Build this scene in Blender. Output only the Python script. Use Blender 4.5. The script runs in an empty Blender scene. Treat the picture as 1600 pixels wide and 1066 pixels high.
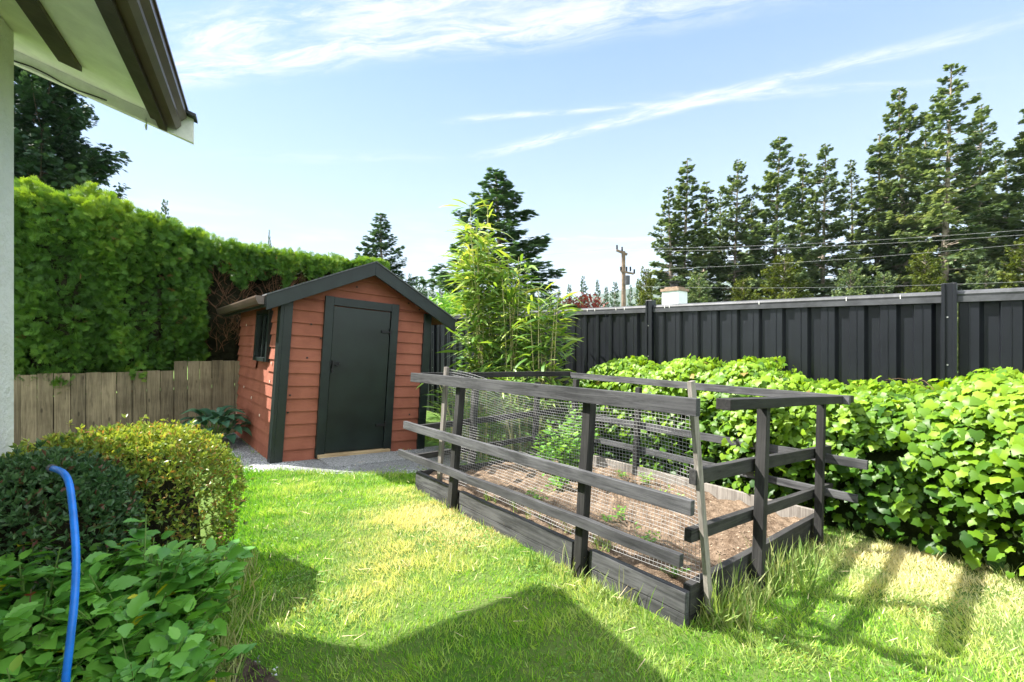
import bpy, math, random
import numpy as np
from mathutils import Vector, Matrix, Euler

# ------------------------------------------------------------------ camera, sky, sun, exposure
SC = bpy.context.scene
COL = SC.collection
cam_d = bpy.data.cameras.new("camera")
cam_d.sensor_width = 36.0
cam_d.lens = 16.0
cam_d.clip_start = 0.05
cam_d.clip_end = 9000
cam = bpy.data.objects.new("camera", cam_d)
COL.objects.link(cam)
cam.location = (0, 0, 1.3)
cam.rotation_euler = (math.radians(90), 0, -math.atan2(.646, .763))
SC.camera = cam

SUNV = Vector((-.54, .70, 1.035)).normalized()          # towards the sun
SUN_EL = math.asin(SUNV.z)
SUN_ROT = math.atan2(SUNV.x, SUNV.y)
sun_d = bpy.data.lights.new("sun", 'SUN')
sun_d.energy = 4.6
sun_d.angle = math.radians(0.53)
sun_d.color = (1.0, .95, .87)
sun = bpy.data.objects.new("sun", sun_d)
COL.objects.link(sun)
sun.rotation_euler = SUNV.to_track_quat('Z', 'Y').to_euler()

SC.view_settings.view_transform = 'Standard'
SC.view_settings.look = 'None'
SC.view_settings.gamma = 1
SC.view_settings.use_curve_mapping = False
SC.view_settings.exposure = 1.96

W = bpy.data.worlds.new("World")
SC.world = W
W.use_nodes = True
nt = W.node_tree
nt.nodes.clear()


class NT:
    """small helper to chain shader nodes"""
    def __init__(s, tree): s.t = tree
    def new(s, kind, **kw):
        n = s.t.nodes.new(kind)
        for k, v in kw.items(): setattr(n, k, v)
        return n
    def put(s, sock, v):
        if isinstance(v, bpy.types.NodeSocket): s.t.links.new(v, sock)
        else: sock.default_value = v
    def m(s, op, a, b=0.0, c=None, clamp=False):
        n = s.new('ShaderNodeMath', operation=op, use_clamp=clamp)
        s.put(n.inputs[0], a); s.put(n.inputs[1], b)
        if c is not None: s.put(n.inputs[2], c)
        return n.outputs[0]
    def sstep(s, v, a, b, lo=0.0, hi=1.0):
        n = s.new('ShaderNodeMapRange', interpolation_type='SMOOTHSTEP')
        s.put(n.inputs[0], v)
        n.inputs[1].default_value = a; n.inputs[2].default_value = b
        n.inputs[3].default_value = lo; n.inputs[4].default_value = hi
        return n.outputs[0]
    def xyz(s, x, y, z=0.0):
        n = s.new('ShaderNodeCombineXYZ')
        s.put(n.inputs[0], x); s.put(n.inputs[1], y); s.put(n.inputs[2], z)
        return n.outputs[0]
    def noise(s, vec, scale, detail=4, rough=.6, dist=0.0):
        n = s.new('ShaderNodeTexNoise')
        if vec is not None: s.put(n.inputs['Vector'], vec)
        n.inputs['Scale'].default_value = scale; n.inputs['Detail'].default_value = detail
        n.inputs['Roughness'].default_value = rough; n.inputs['Distortion'].default_value = dist
        return n.outputs[0]
    def mix(s, f, a, b):
        n = s.new('ShaderNodeMix', data_type='RGBA')
        s.put(n.inputs[0], f); s.put(n.inputs[6], a); s.put(n.inputs[7], b)
        return n.outputs[2]
    def link(s, a, b): s.t.links.new(a, b)


N = NT(nt)
sky = N.new('ShaderNodeTexSky', sky_type='NISHITA')
sky.sun_disc = False
sky.sun_elevation = SUN_EL
sky.sun_rotation = SUN_ROT
sky.air_density = 1.0
sky.dust_density = 0.25
sky.ozone_density = 2.2
tc = N.new('ShaderNodeTexCoord')
sep = N.new('ShaderNodeSeparateXYZ')
N.link(tc.outputs['Generated'], sep.inputs[0])
zz = N.m('MAXIMUM', sep.outputs[2], 0.02)
cx = N.m('DIVIDE', sep.outputs[0], zz)
cy = N.m('DIVIDE', sep.outputs[1], zz)


def band(p0, p1, w, fade0, fade1, wob, seed, strength, grain):
    """a streak of cirrus lying along p0-p1 on a cloud layer of height 1"""
    d = Vector((p1[0] - p0[0], p1[1] - p0[1])); L = d.length; d.normalize()
    ux = N.m('SUBTRACT', cx, p0[0]); uy = N.m('SUBTRACT', cy, p0[1])
    u = N.m('ADD', N.m('MULTIPLY', ux, d.x), N.m('MULTIPLY', uy, d.y))
    v = N.m('SUBTRACT', N.m('MULTIPLY', uy, d.x), N.m('MULTIPLY', ux, d.y))
    wv = N.m('MULTIPLY', N.m('SUBTRACT', N.noise(N.xyz(u, seed), 1.6, 3), .5), wob)
    v = N.m('ADD', v, wv)
    fall = N.sstep(N.m('ABSOLUTE', v), 0.0, w, 1, 0)
    ends = N.m('MULTIPLY', N.sstep(u, -fade0, fade0 * .5, 0, 1), N.sstep(u, L - fade1, L + fade1, 1, 0))
    g = N.noise(N.xyz(N.m('MULTIPLY', u, grain), N.m('MULTIPLY', v, grain * 4), seed), 2.4, 8, .72, .6)
    g = N.sstep(g, .34, .72, 0, 1)
    return N.m('MULTIPLY', N.m('MULTIPLY', N.m('MULTIPLY', fall, ends), g), strength)


parts_ = [
    band((1.50, 1.85), (2.10, .15), .085, .3, .9, .10, 1.3, 1.1, 1.6),
    band((1.15, 1.72), (2.0, .75), .05, .15, .6, .06, 5.1, .75, 2.0),
    band((1.75, .95), (2.33, .35), .05, .3, .5, .06, 8.3, .6, 2.0),
    band((.05, 2.20), (1.35, .60), .16, .15, .6, .14, 2.2, 1.1, 1.5),
    band((.15, 1.85), (1.0, .75), .16, .12, .6, .18, 3.7, 1.0, 1.6),
    band((.9, .95), (1.9, -.2), .16, .4, .8, .2, 6.6, .7, 1.4),
    band((1.2, 2.2), (.4, 2.9), .12, .4, .6, .2, 9.9, .25, 1.2),
    band((2.8, 3.4), (4.6, 2.0), .16, .5, .9, .3, 4.4, .7, .8),
]
acc = parts_[0]
for p in parts_[1:]: acc = N.m('ADD', acc, p)
# low cumulus and thin veil close to the horizon
veil = N.sstep(N.noise(N.xyz(N.m('MULTIPLY', sep.outputs[0], 4), N.m('MULTIPLY', sep.outputs[1], 4), N.m('MULTIPLY', sep.outputs[2], 22)), 1.3, 6, .62), .46, .72)
veil = N.m('MULTIPLY', veil, N.m('MULTIPLY', N.sstep(sep.outputs[2], .02, .12), N.sstep(sep.outputs[2], .16, .30, 1, 0)))
acc = N.m('ADD', acc, N.m('MULTIPLY', veil, .55))
# broad faint milkiness, stronger towards the horizon
milk = N.sstep(sep.outputs[2], 0.0, .62, .95, .05)
acc = N.m('MINIMUM', acc, .94)
sky_deep = N.mix(.55, sky.outputs[0], (.75, 1.55, 3.1, 1))
skyc = N.mix(acc, N.mix(milk, sky_deep, (2.1, 2.68, 3.4, 1)), (3.6, 3.7, 3.8, 1))
# unseen bright cloud bank overhead and behind the camera, added as fill light
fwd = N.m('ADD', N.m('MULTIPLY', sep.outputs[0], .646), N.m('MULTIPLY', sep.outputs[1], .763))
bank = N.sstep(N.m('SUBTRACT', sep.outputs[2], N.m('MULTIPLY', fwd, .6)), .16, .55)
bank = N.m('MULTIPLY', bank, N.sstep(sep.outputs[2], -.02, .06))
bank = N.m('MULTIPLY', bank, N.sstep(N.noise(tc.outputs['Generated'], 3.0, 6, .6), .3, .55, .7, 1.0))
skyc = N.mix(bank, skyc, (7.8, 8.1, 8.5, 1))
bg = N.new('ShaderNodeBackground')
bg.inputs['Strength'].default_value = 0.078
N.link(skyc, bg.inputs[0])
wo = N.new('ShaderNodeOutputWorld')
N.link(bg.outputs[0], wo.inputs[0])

# ------------------------------------------------------------------ helpers
rs = np.random.default_rng(7)
random.seed(7)
E1 = Vector((.7632, .6462)); E2 = Vector((-.6462, .7632))


def W2(xc, yc):
    """plan position from metres right of and ahead of the camera"""
    return xc * E1.x + yc * .6462, -xc * .6462 + yc * .7632


def gz(X, Y):
    """height of the sloping yard and of the land round it"""
    Xc = np.clip(X, -4, 14)
    return -.065 * Xc - .0026 * np.clip(Y, -10, 30)


def mat(name):
    m = bpy.data.materials.new(name)
    m.use_nodes = True
    t = m.node_tree
    t.nodes.clear()
    n = NT(t)
    out = n.new('ShaderNodeOutputMaterial')
    return m, n, out


def principled(n, out, col, rough=.6, spec=.4, metal=0.0, bump=None, bdist=.01, bstr=.6):
    p = n.new('ShaderNodeBsdfPrincipled')
    n.put(p.inputs['Base Color'], col)
    n.put(p.inputs['Roughness'], rough)
    p.inputs['Specular IOR Level'].default_value = spec
    p.inputs['Metallic'].default_value = metal
    if bump is not None:
        b = n.new('ShaderNodeBump')
        b.inputs['Strength'].default_value = bstr
        b.inputs['Distance'].default_value = bdist
        n.put(b.inputs['Height'], bump)
        n.link(b.outputs[0], p.inputs['Normal'])
    n.link(p.outputs[0], out.inputs[0])
    return p


def c3(r, g, b): return (r, g, b, 1)


def ocoord(n, sx=1, sy=1, sz=1, kind='Object'):
    t = n.new('ShaderNodeTexCoord')
    mp = n.new('ShaderNodeMapping')
    n.link(t.outputs[kind], mp.inputs[0])
    mp.inputs['Scale'].default_value = (sx, sy, sz)
    return mp.outputs[0]


def plain(name, col, rough=.6, spec=.4, metal=0.0, var=.25, scale=9, bd=.002):
    m, n, out = mat(name)
    v = ocoord(n)
    f = n.noise(v, scale, 6, .65)
    dark = tuple(c * (1 - var) for c in col) + (1,)
    lite = tuple(min(1, c * (1 + var)) for c in col) + (1,)
    principled(n, out, n.mix(n.sstep(f, .3, .7), dark, lite), rough, spec, metal, n.noise(v, scale * 6, 4), bd)
    return m


def wood(name, c_dark, c_lite, axis='X', rough=.8, weather=0.0, knots=True, gain=1.0):
    """grain running along one local axis"""
    m, n, out = mat(name)
    sc = {'X': (1.2, 22, 22), 'Y': (22, 1.2, 22), 'Z': (22, 22, 1.2)}[axis]
    v = ocoord(n, *sc)
    g = n.noise(v, 1.6, 7, .7, 1.2)
    big = n.noise(ocoord(n), 3.1, 4, .6)
    f = n.m('ADD', n.m('MULTIPLY', g, .65), n.m('MULTIPLY', big, .35))
    col = n.mix(n.sstep(f, .35, .65), c3(*c_dark), c3(*c_lite))
    if knots:
        vo = n.new('ShaderNodeTexVoronoi'); vo.inputs['Scale'].default_value = 1.0
        n.link(ocoord(n, *{'X': (3, 9, 9), 'Y': (9, 3, 9), 'Z': (9, 9, 3)}[axis]), vo.inputs[0])
        k = n.sstep(vo.outputs[0], .05, .13, 1, 0)
        col = n.mix(n.m('MULTIPLY', k, .75), col, c3(*[c * .35 for c in c_dark]))
    oi = n.new('ShaderNodeObjectInfo')
    tone = n.m('ADD', n.m('MULTIPLY', oi.outputs['Random'], .5), .72)
    sc_ = n.new('ShaderNodeVectorMath', operation='SCALE')
    n.link(col, sc_.inputs[0]); n.link(tone, sc_.inputs['Scale'])
    principled(n, out, sc_.outputs[0], rough, .3, 0, g, .003, .8)
    return m


def foliage(name, cols, trans=.35, rough=.45, spec=.35, tcol=None, dry=None, tboost=1.3):
    """leaf surface with part of the light passing through; 'rnd' picks the tone, 'dry' how straw-coloured, in the broad-leaved shrubs how sunlit"""
    m, n, out = mat(name)
    a = n.new('ShaderNodeAttribute'); a.attribute_name = 'rnd'
    r = n.new('ShaderNodeValToRGB')
    r.color_ramp.elements[0].color = cols[0] + (1,)
    r.color_ramp.elements[1].color = cols[-1] + (1,)
    r.color_ramp.elements[0].position = 0.0; r.color_ramp.elements[1].position = 1.0
    for i, cc in enumerate(cols[1:-1]):
        e = r.color_ramp.elements.new((i + 1) / (len(cols) - 1)); e.color = cc + (1,)
    n.link(a.outputs['Fac'], r.inputs[0])
    col = r.outputs[0]
    if dry:
        d = n.new('ShaderNodeAttribute'); d.attribute_name = 'dry'
        col = n.mix(d.outputs['Fac'], col, dry + (1,))
    p = n.new('ShaderNodeBsdfPrincipled')
    n.link(col, p.inputs['Base Color'])
    p.inputs['Roughness'].default_value = rough
    p.inputs['Specular IOR Level'].default_value = spec
    t = n.new('ShaderNodeBsdfTranslucent')
    g = n.new('ShaderNodeMix', data_type='RGBA', blend_type='MULTIPLY')
    g.inputs[0].default_value = 1
    n.link(col, g.inputs[6]); g.inputs[7].default_value = (tcol or (1.25, 1.15, .45)) + (1,)
    g.clamp_result = False
    n.link(g.outputs[2], t.inputs[0])
    mx = n.new('ShaderNodeMixShader'); mx.inputs[0].default_value = trans
    n.link(p.outputs[0], mx.inputs[1]); n.link(t.outputs[0], mx.inputs[2])
    n.link(mx.outputs[0], out.inputs[0])
    return m


def link(o, parent=None):
    COL.objects.link(o)
    if parent is not None: o.parent = parent
    return o


def tag(o, label=None, cat=None, group=None, kind=None):
    if label: o['label'] = label
    if cat: o['category'] = cat
    if group: o['group'] = group
    if kind: o['kind'] = kind
    return o


def thing(name, label, cat, loc, group=None, rot=(0, 0, 0)):
    o = bpy.data.objects.new(name, None)
    o.empty_display_size = .1
    o.location = loc; o.rotation_euler = rot
    link(o)
    return tag(o, label, cat, group)


class MB:
    """collects boxes, beams and tubes as one mesh"""
    def __init__(s): s.v = []; s.f = []
    def add(s, vs, fs):
        b = len(s.v); s.v += [tuple(v) for v in vs]; s.f += [tuple(b + i for i in f) for f in fs]; return s
    def box(s, x0, x1, y0, y1, z0, z1):
        vs = [(x, y, z) for z in (z0, z1) for y in (y0, y1) for x in (x0, x1)]
        return s.add(vs, [(0, 2, 3, 1), (4, 5, 7, 6), (0, 1, 5, 4), (2, 6, 7, 3), (0, 4, 6, 2), (1, 3, 7, 5)])
    def beam(s, p, q, w, h, up=(0, 0, 1), seg=1, jit=0.0):
        p = Vector(p); q = Vector(q); d = (q - p).normalized(); u = Vector(up)
        side = d.cross(u).normalized(); u = side.cross(d).normalized()
        b = len(s.v)
        for i in range(seg + 1):
            c = p.lerp(q, i / seg)
            j = Vector((random.uniform(-jit, jit), random.uniform(-jit, jit), random.uniform(-jit, jit)))
            for a, e in ((-1, -1), (1, -1), (1, 1), (-1, 1)):
                s.v.append(tuple(c + j + side * a * w / 2 + u * e * h / 2))
        for i in range(seg):
            o = b + 4 * i
            for k in range(4): s.f.append((o + k, o + (k + 1) % 4, o + 4 + (k + 1) % 4, o + 4 + k))
        s.f.append((b + 3, b + 2, b + 1, b)); o = b + 4 * seg; s.f.append((o, o + 1, o + 2, o + 3))
        return s
    def tube(s, pts, r, n=8, cap=True):
        pts = [Vector(p) for p in pts]
        rr = r if hasattr(r, '__len__') else [r] * len(pts)
        b = len(s.v); ref = Vector((0, 0, 1))
        d0 = (pts[1] - pts[0]).normalized()
        if abs(d0.dot(ref)) > .9: ref = Vector((1, 0, 0))
        for i, p in enumerate(pts):
            d = (pts[min(i + 1, len(pts) - 1)] - pts[max(i - 1, 0)]).normalized()
            a = d.cross(ref).normalized(); c = a.cross(d).normalized(); ref = c
            for k in range(n):
                t = 2 * math.pi * k / n
                s.v.append(tuple(p + (a * math.cos(t) + c * math.sin(t)) * rr[i]))
            ref = c
        for i in range(len(pts) - 1):
            for k in range(n):
                o = b + i * n
                s.f.append((o + k, o + (k + 1) % n, o + n + (k + 1) % n, o + n + k))
        if cap:
            s.f.append(tuple(b + k for k in range(n))[::-1]); s.f.append(tuple(b + (len(pts) - 1) * n + k for k in range(n)))
        return s
    def prism(s, poly, y0, y1):
        """polygon in x,z pushed along y"""
        n = len(poly)
        vs = [(x, y0, z) for x, z in poly] + [(x, y1, z) for x, z in poly]
        return s.add(vs, [tuple(range(n)), tuple(range(2 * n - 1, n - 1, -1))] + [(i, i + n, (i + 1) % n + n, (i + 1) % n) for i in range(n)])
    def sheet(s, fn, nu, nv):
        b = len(s.v)
        for i in range(nu + 1):
            for j in range(nv + 1): s.v.append(tuple(fn(i / nu, j / nv)))
        for i in range(nu):
            for j in range(nv):
                o = b + i * (nv + 1) + j
                s.f.append((o, o + nv + 1, o + nv + 2, o + 1))
        return s
    def build(s, name, m, parent=None, off=(0, 0, 0), smooth=False, bevel=0.0):
        me = bpy.data.meshes.new(name)
        o3 = Vector(off)
        me.from_pydata([tuple(Vector(v) - o3) for v in s.v], [], s.f)
        import bmesh
        bm = bmesh.new(); bm.from_mesh(me)
        bmesh.ops.recalc_face_normals(bm, faces=bm.faces)
        bm.to_mesh(me); bm.free()
        me.materials.append(m)
        if smooth: me.polygons.foreach_set('use_smooth', [True] * len(me.polygons))
        o = bpy.data.objects.new(name, me)
        link(o, parent)
        if bevel:
            bv = o.modifiers.new('bevel', 'BEVEL'); bv.width = bevel; bv.segments = 2; bv.limit_method = 'ANGLE'
        return o


def big_mesh(name, V, loops, starts, totals, m, parent=None, attrs=None, smooth=False):
    me = bpy.data.meshes.new(name)
    me.vertices.add(len(V)); me.vertices.foreach_set('co', np.asarray(V, np.float32).ravel())
    me.loops.add(len(loops)); me.loops.foreach_set('vertex_index', np.asarray(loops, np.int32))
    me.polygons.add(len(starts))
    me.polygons.foreach_set('loop_start', np.asarray(starts, np.int32))
    try: me.polygons.foreach_set('loop_total', np.asarray(totals, np.int32))
    except Exception: pass
    if smooth: me.polygons.foreach_set('use_smooth', np.ones(len(starts), bool))
    me.update(calc_edges=True)
    for k, a in (attrs or {}).items():
        at = me.attributes.new(k, 'FLOAT', 'POINT'); at.data.foreach_set('value', np.asarray(a, np.float32))
    me.materials.append(m)
    o = bpy.data.objects.new(name, me)
    return link(o, parent)


def norm(a): return a / np.maximum(np.linalg.norm(a, axis=-1, keepdims=True), 1e-9)


def frames(direction, normal):
    """rotation matrices whose local y runs along direction and local z faces normal"""
    y = norm(direction); x = norm(np.cross(y, normal)); z = np.cross(x, y)
    return np.stack([x, y, z], axis=-1)


def scatter(name, tv, tf, P, R, S, m, parent=None, rnd=None, dry=None, off=(0, 0, 0), extra_rnd=0.0, tv_rnd=None):
    """copies of a small template merged in one mesh; S may be (n,) or (n,3)"""
    tv = np.asarray(tv, float); n = len(P); k = len(tv)
    S = np.asarray(S, float)
    if S.ndim == 1: S = S[:, None].repeat(3, 1)
    V = np.einsum('nij,nkj->nki', R, tv[None] * S[:, None, :]) + P[:, None, :] - np.asarray(off)[None, None]
    li = np.concatenate([np.asarray(f) for f in tf]); tot = np.array([len(f) for f in tf])
    loops = (li[None] + (np.arange(n) * k)[:, None]).ravel()
    totals = np.tile(tot, n); starts = np.concatenate([[0], np.cumsum(totals)[:-1]])
    rnd = rs.random(n) if rnd is None else rnd
    a = {'rnd': np.clip(rnd, 0, 1).repeat(k)}
    if tv_rnd is not None: a['rnd'] = np.clip(a['rnd'] + np.tile(tv_rnd, n), 0, 1)
    if dry is not None: a['dry'] = np.clip(dry, 0, 1).repeat(k)
    return big_mesh(name, V.reshape(-1, 3), loops, starts, totals, m, parent, a)


_ph = rs.random((40, 3)) * 6.28
_dr = norm(rs.normal(size=(40, 3)))


def fbm(P, scale=1.0, octs=4, seed=0):
    """cheap smooth noise about 0, P is (n,3)"""
    v = np.zeros(len(P)); amp = 1.0; sc = scale
    for o in range(octs):
        for j in range(4):
            i = (seed * 7 + o * 4 + j) % 40
            v += amp * np.sin((P @ _dr[i]) * sc * (1 + .13 * j) + _ph[i, 0]) / 4
        amp *= .55; sc *= 2.03
    return v


def randdir(n): return norm(rs.normal(size=(n, 3)))


TILT = (0, math.atan(.065), 0)

# leaf shapes: (verts, faces), y is the leaf axis, unit length
LEAF = ([(0, 0, 0), (-.22, .25, .03), (0, .3, -.03), (.22, .25, .03), (-.26, .5, .04), (0, .55, -.02), (.26, .5, .04), (-.13, .8, .0), (.13, .8, .0), (0, 1, -.08)],
        [(0, 2, 1), (0, 3, 2), (1, 2, 5, 4), (2, 3, 6, 5), (4, 5, 9, 7), (5, 6, 8, 9)])
SMALL = ([(0, 0, 0), (-.2, .5, .06), (0, .5, -.02), (.2, .5, .06), (0, 1, -.05)], [(0, 2, 1), (0, 3, 2), (1, 2, 4), (2, 3, 4)])
IVY = ([(0, .05, 0), (-.30, -.12, -.03), (-.52, .18, -.06), (-.42, .34, .01), (-.40, .60, -.05), (-.27, .66, .0), (0, .98, -.16),
        (.27, .66, .0), (.40, .60, -.05), (.42, .34, .01), (.52, .18, -.06), (.30, -.12, -.03), (0, .42, .06)],
       [(0, 12, 3, 2, 1), (3, 12, 5, 4), (5, 12, 6), (6, 12, 7), (7, 12, 9, 8), (9, 12, 0, 11, 10)])
LANCE = ([(0, 0, 0), (-.045, .2, .012), (.045, .2, .012), (-.055, .5, .0), (.055, .5, .0), (-.035, .8, -.09), (.035, .8, -.09), (0, 1, -.2)],
         [(0, 2, 1), (1, 2, 4, 3), (3, 4, 6, 5), (5, 6, 7)])
BLADE = ([(-.5, 0, 0), (.5, 0, 0), (.38, .5, .0), (-.38, .5, .0), (0, 1, .0)], [(0, 1, 2, 3), (3, 2, 4)])


def spray_template(nb=4, w=.09, droop=.0):
    """flat fern-like spray of scale foliage"""
    V = []; F = []
    def q(x0, y0, x1, y1, w, z):
        b = len(V); dx, dy = x1 - x0, y1 - y0; L = math.hypot(dx, dy); nx, ny = -dy / L * w / 2, dx / L * w / 2
        V.extend([(x0 - nx * .5, y0 - ny * .5, 0), (x0 + nx * .5, y0 + ny * .5, 0), (x0 + dx * .6 + nx, y0 + dy * .6 + ny, z * .6), (x1, y1, z), (x0 + dx * .6 - nx, y0 + dy * .6 - ny, z * .6)])
        F.append((b, b + 1, b + 2, b + 3, b + 4))
    q(0, 0, 0, 1, w * 1.6, -droop)
    for i in range(nb):
        y = .12 + .6 * i / nb
        L = .55 * (1 - .45 * i / nb)
        q(0, y, -L * .75, y + L * .7, w * 1.5, .06 - droop * y); q(0, y + .05, L * .75, y + .05 + L * .7, w * 1.5, -.05 - droop * y)
    return V, F


SPRAY = spray_template(4, .055)
NEEDLE = spray_template(3, .12, .16)

# ------------------------------------------------------------------ materials
M = {}
M['shed_red'] = None


def red_paint():
    m, n, out = mat('red stained cedar siding')
    v = ocoord(n)
    f = n.noise(v, 2.2, 6, .65)
    g = n.noise(ocoord(n, 3, 3, 60), 2.0, 6, .7)
    col = n.mix(n.sstep(f, .3, .7), c3(.215, .070, .042), c3(.295, .104, .066))
    col = n.mix(n.m('MULTIPLY', n.sstep(g, .5, .75), .35), col, c3(.15, .048, .035))
    principled(n, out, col, .75, .25, 0, g, .003, .7)
    return m


def stucco():
    m, n, out = mat('white stucco')
    v = ocoord(n)
    f = n.noise(v, 28, 7, .7)
    col = n.mix(n.sstep(n.noise(v, 2.5, 5, .7), .35, .75), c3(.78, .79, .77), c3(.66, .67, .62))
    principled(n, out, col, .9, .2, 0, f, .02, 1.0)
    return m


def gravel_m():
    m, n, out = mat('grey pea gravel')
    a = n.new('ShaderNodeAttribute'); a.attribute_name = 'rnd'
    col = n.mix(a.outputs['Fac'], c3(.12, .13, .14), c3(.55, .56, .57))
    principled(n, out, col, .85, .2)
    return m


def soil_m():
    m, n, out = mat('dry garden soil')
    v = ocoord(n)
    f = n.noise(v, 14, 8, .75)
    g = n.noise(v, 60, 6, .7)
    col = n.mix(n.sstep(f, .35, .68), c3(.095, .064, .042), c3(.25, .185, .13))
    col = n.mix(n.m('MULTIPLY', n.sstep(g, .55, .72), .7), col, c3(.45, .32, .23))
    principled(n, out, col, .95, .1, 0, g, .02, 1.0)
    return m


def ground_m():
    m, n, out = mat('thatch and soil under the lawn')
    v = ocoord(n)
    f = n.noise(v, 2.2, 6, .65)
    g = n.noise(v, 40, 6, .7)
    far = n.sstep(n.noise(v, .02, 4), .4, .6)
    col = n.mix(n.sstep(f, .35, .65), c3(.06, .13, .02), c3(.11, .165, .04))
    col = n.mix(n.m('MULTIPLY', n.sstep(g, .5, .7), .45), col, c3(.17, .17, .07))
    principled(n, out, col, .95, .1, 0, g, .02, 1.0)
    return m


M['red'] = red_paint()
M['trim'] = plain('black-green trim paint', (.008, .014, .013), .4, .4, 0, .3, 5)
M['door'] = plain('dark green-black door paint', (.007, .0125, .011), .34, .45, 0, .35, 3, .001)
M['black_metal'] = plain('black coated steel', (.008, .0095, .013), .34, .5, 0, .15, 4, .0005)
M['cap_metal'] = plain('grey weathered fence cap', (.065, .068, .074), .45, .5, .3, .3, 6)
M['iron'] = plain('black iron hardware', (.012, .012, .013), .5, .5, .4)
M['shingle'] = plain('charcoal roofing felt', (.10, .105, .11), .85, .2, 0, .35, 40, .004)
M['brown_gutter'] = plain('brown painted gutter', (.085, .058, .046), .3, .5, 0, .2, 5, .0005)
M['glass'] = None
M['fence_wood'] = wood('weathered cedar boards', (.10, .08, .05), (.26, .215, .14), 'Z')
M['rail_X'] = wood('black stained timber along x', (.012, .012, .012), (.042, .041, .040), 'X')  # darker copy, shade of the near end put into the colour
M['rail_Y'] = wood('black stained timber along y', (.022, .023, .025), (.088, .089, .093), 'Y')  # lighter copy of the same timber, sunlight put into the colour
M['rail_Z'] = wood('black stained posts', (.011, .011, .011), (.038, .037, .036), 'Z')  # same timber again in the painted shade tone
M['lath'] = wood('grey bare lath', (.13, .115, .10), (.31, .285, .255), 'Z')
M['sill'] = wood('bare pine sill', (.25, .17, .09), (.45, .34, .2), 'X')
M['stucco'] = stucco()
M['gravel'] = gravel_m()
M['soil'] = soil_m()
M['ground'] = ground_m()
M['cream'] = plain('cream soffit paint', (.86, .87, .78), .6, .3, 0, .08, 6)
M['white_paint'] = plain('white rake board paint', (.72, .73, .68), .55, .3, 0, .12, 8)
M['brown_dark'] = plain('dark brown fascia paint', (.055, .042, .034), .45, .4, 0, .3, 6)
M['bark'] = plain('conifer bark', (.17, .13, .10), .95, .1, 0, .5, 6, .03)
M['bark_grey'] = plain('greyish fir bark', (.25, .21, .17), .95, .1, 0, .5, 3, .03)
M['bark_red'] = plain('reddish cedar bark', (.20, .105, .062), .95, .1, 0, .45, 12, .01)
M['twig'] = plain('brown twig', (.13, .085, .05), .9, .1)
M['mesh_wire'] = plain('dull galvanised wire', (.33, .33, .33), .5, .4, .2)
M['blue'] = plain('blue hose rubber', (.006, .17, .66), .33, .5, 0, .2, 14, .001)
M['concrete'] = plain('pale concrete', (.42, .42, .40), .9, .2, 0, .2, 15, .006)
M['pole'] = plain('weathered pole timber', (.20, .15, .11), .9, .1, 0, .3, 4)
M['wire'] = plain('grey aluminium wire', (.30, .30, .31), .5, .4, .3)
M['core'] = plain('painted interior shade', (.022, .022, .012), .95, .05, 0, .5, 12, .03)  # near-black shell blocking the view through, interior shade as colour
M['core_ivy'] = plain('painted shade inside ivy', (.02, .03, .01), .95, .05, 0, .5, 12, .03)  # near-black shell behind the leaves, shade painted as colour
M['white_wall'] = plain('painted chimney', (.70, .74, .78), .8, .2, 0, .06, 4)
M['chim_cap'] = plain('brown chimney crown', (.26, .19, .14), .9, .2, 0, .3, 8)
M['curtain'] = plain('pale curtain', (.55, .5, .42), .9, .1, 0, .1, 6)
M['stone'] = plain('pinkish edging stone', (.33, .25, .22), .9, .2, 0, .3, 20, .006)
M['mark'] = plain('bare wood chip', (.6, .5, .42), .9, .1)
M['straw'] = plain('dry straw', (.55, .45, .28), .9, .1)
M['metal_light'] = plain('bright metal', (.6, .6, .6), .3, .5, .8)

M['grass'] = foliage('lawn grass', [(.07, .225, .018), (.15, .38, .026), (.28, .51, .04), (.47, .62, .09)], .42, .5, .3, (1.2, 1.15, .5), (.70, .64, .38))
M['grass_long'] = foliage('long grass', [(.09, .21, .03), (.20, .36, .07), (.38, .50, .16)], .35, .5, .3, (1.2, 1.15, .5), (.50, .45, .25))
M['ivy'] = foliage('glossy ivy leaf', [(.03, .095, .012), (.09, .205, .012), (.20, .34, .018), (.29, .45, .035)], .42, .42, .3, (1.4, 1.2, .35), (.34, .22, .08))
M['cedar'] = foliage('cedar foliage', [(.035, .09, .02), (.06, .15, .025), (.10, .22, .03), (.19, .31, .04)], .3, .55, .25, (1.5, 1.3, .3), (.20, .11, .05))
M['fir'] = foliage('fir needles', [(.055, .10, .055), (.11, .17, .08), (.19, .255, .115), (.31, .35, .16)], .35, .6, .2, (1.25, 1.2, .65))
M['fir_dark'] = foliage('dark old fir needles', [(.022, .05, .03), (.04, .085, .045), (.075, .13, .06)], .2, .6, .2, (1.2, 1.2, .6))
M['fir_blue'] = foliage('bluish spruce needles', [(.04, .085, .05), (.07, .14, .065), (.12, .20, .085)], .28, .6, .2, (1.2, 1.2, .6))
M['fir_yellow'] = foliage('yellow-green young fir', [(.06, .085, .02), (.12, .16, .03), (.20, .22, .045)], .25, .6, .2)
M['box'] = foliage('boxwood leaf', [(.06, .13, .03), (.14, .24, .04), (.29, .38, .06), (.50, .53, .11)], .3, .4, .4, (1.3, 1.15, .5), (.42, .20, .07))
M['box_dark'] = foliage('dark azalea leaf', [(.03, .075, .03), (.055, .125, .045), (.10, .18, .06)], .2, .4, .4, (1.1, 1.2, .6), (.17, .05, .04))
M['leafy'] = foliage('broad green leaf', [(.07, .23, .035), (.12, .33, .045), (.19, .45, .06)], .3, .38, .4, (1.3, 1.2, .4), (.55, .55, .02))  # end colour paints odd leaves yellow as if sunlit
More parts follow.
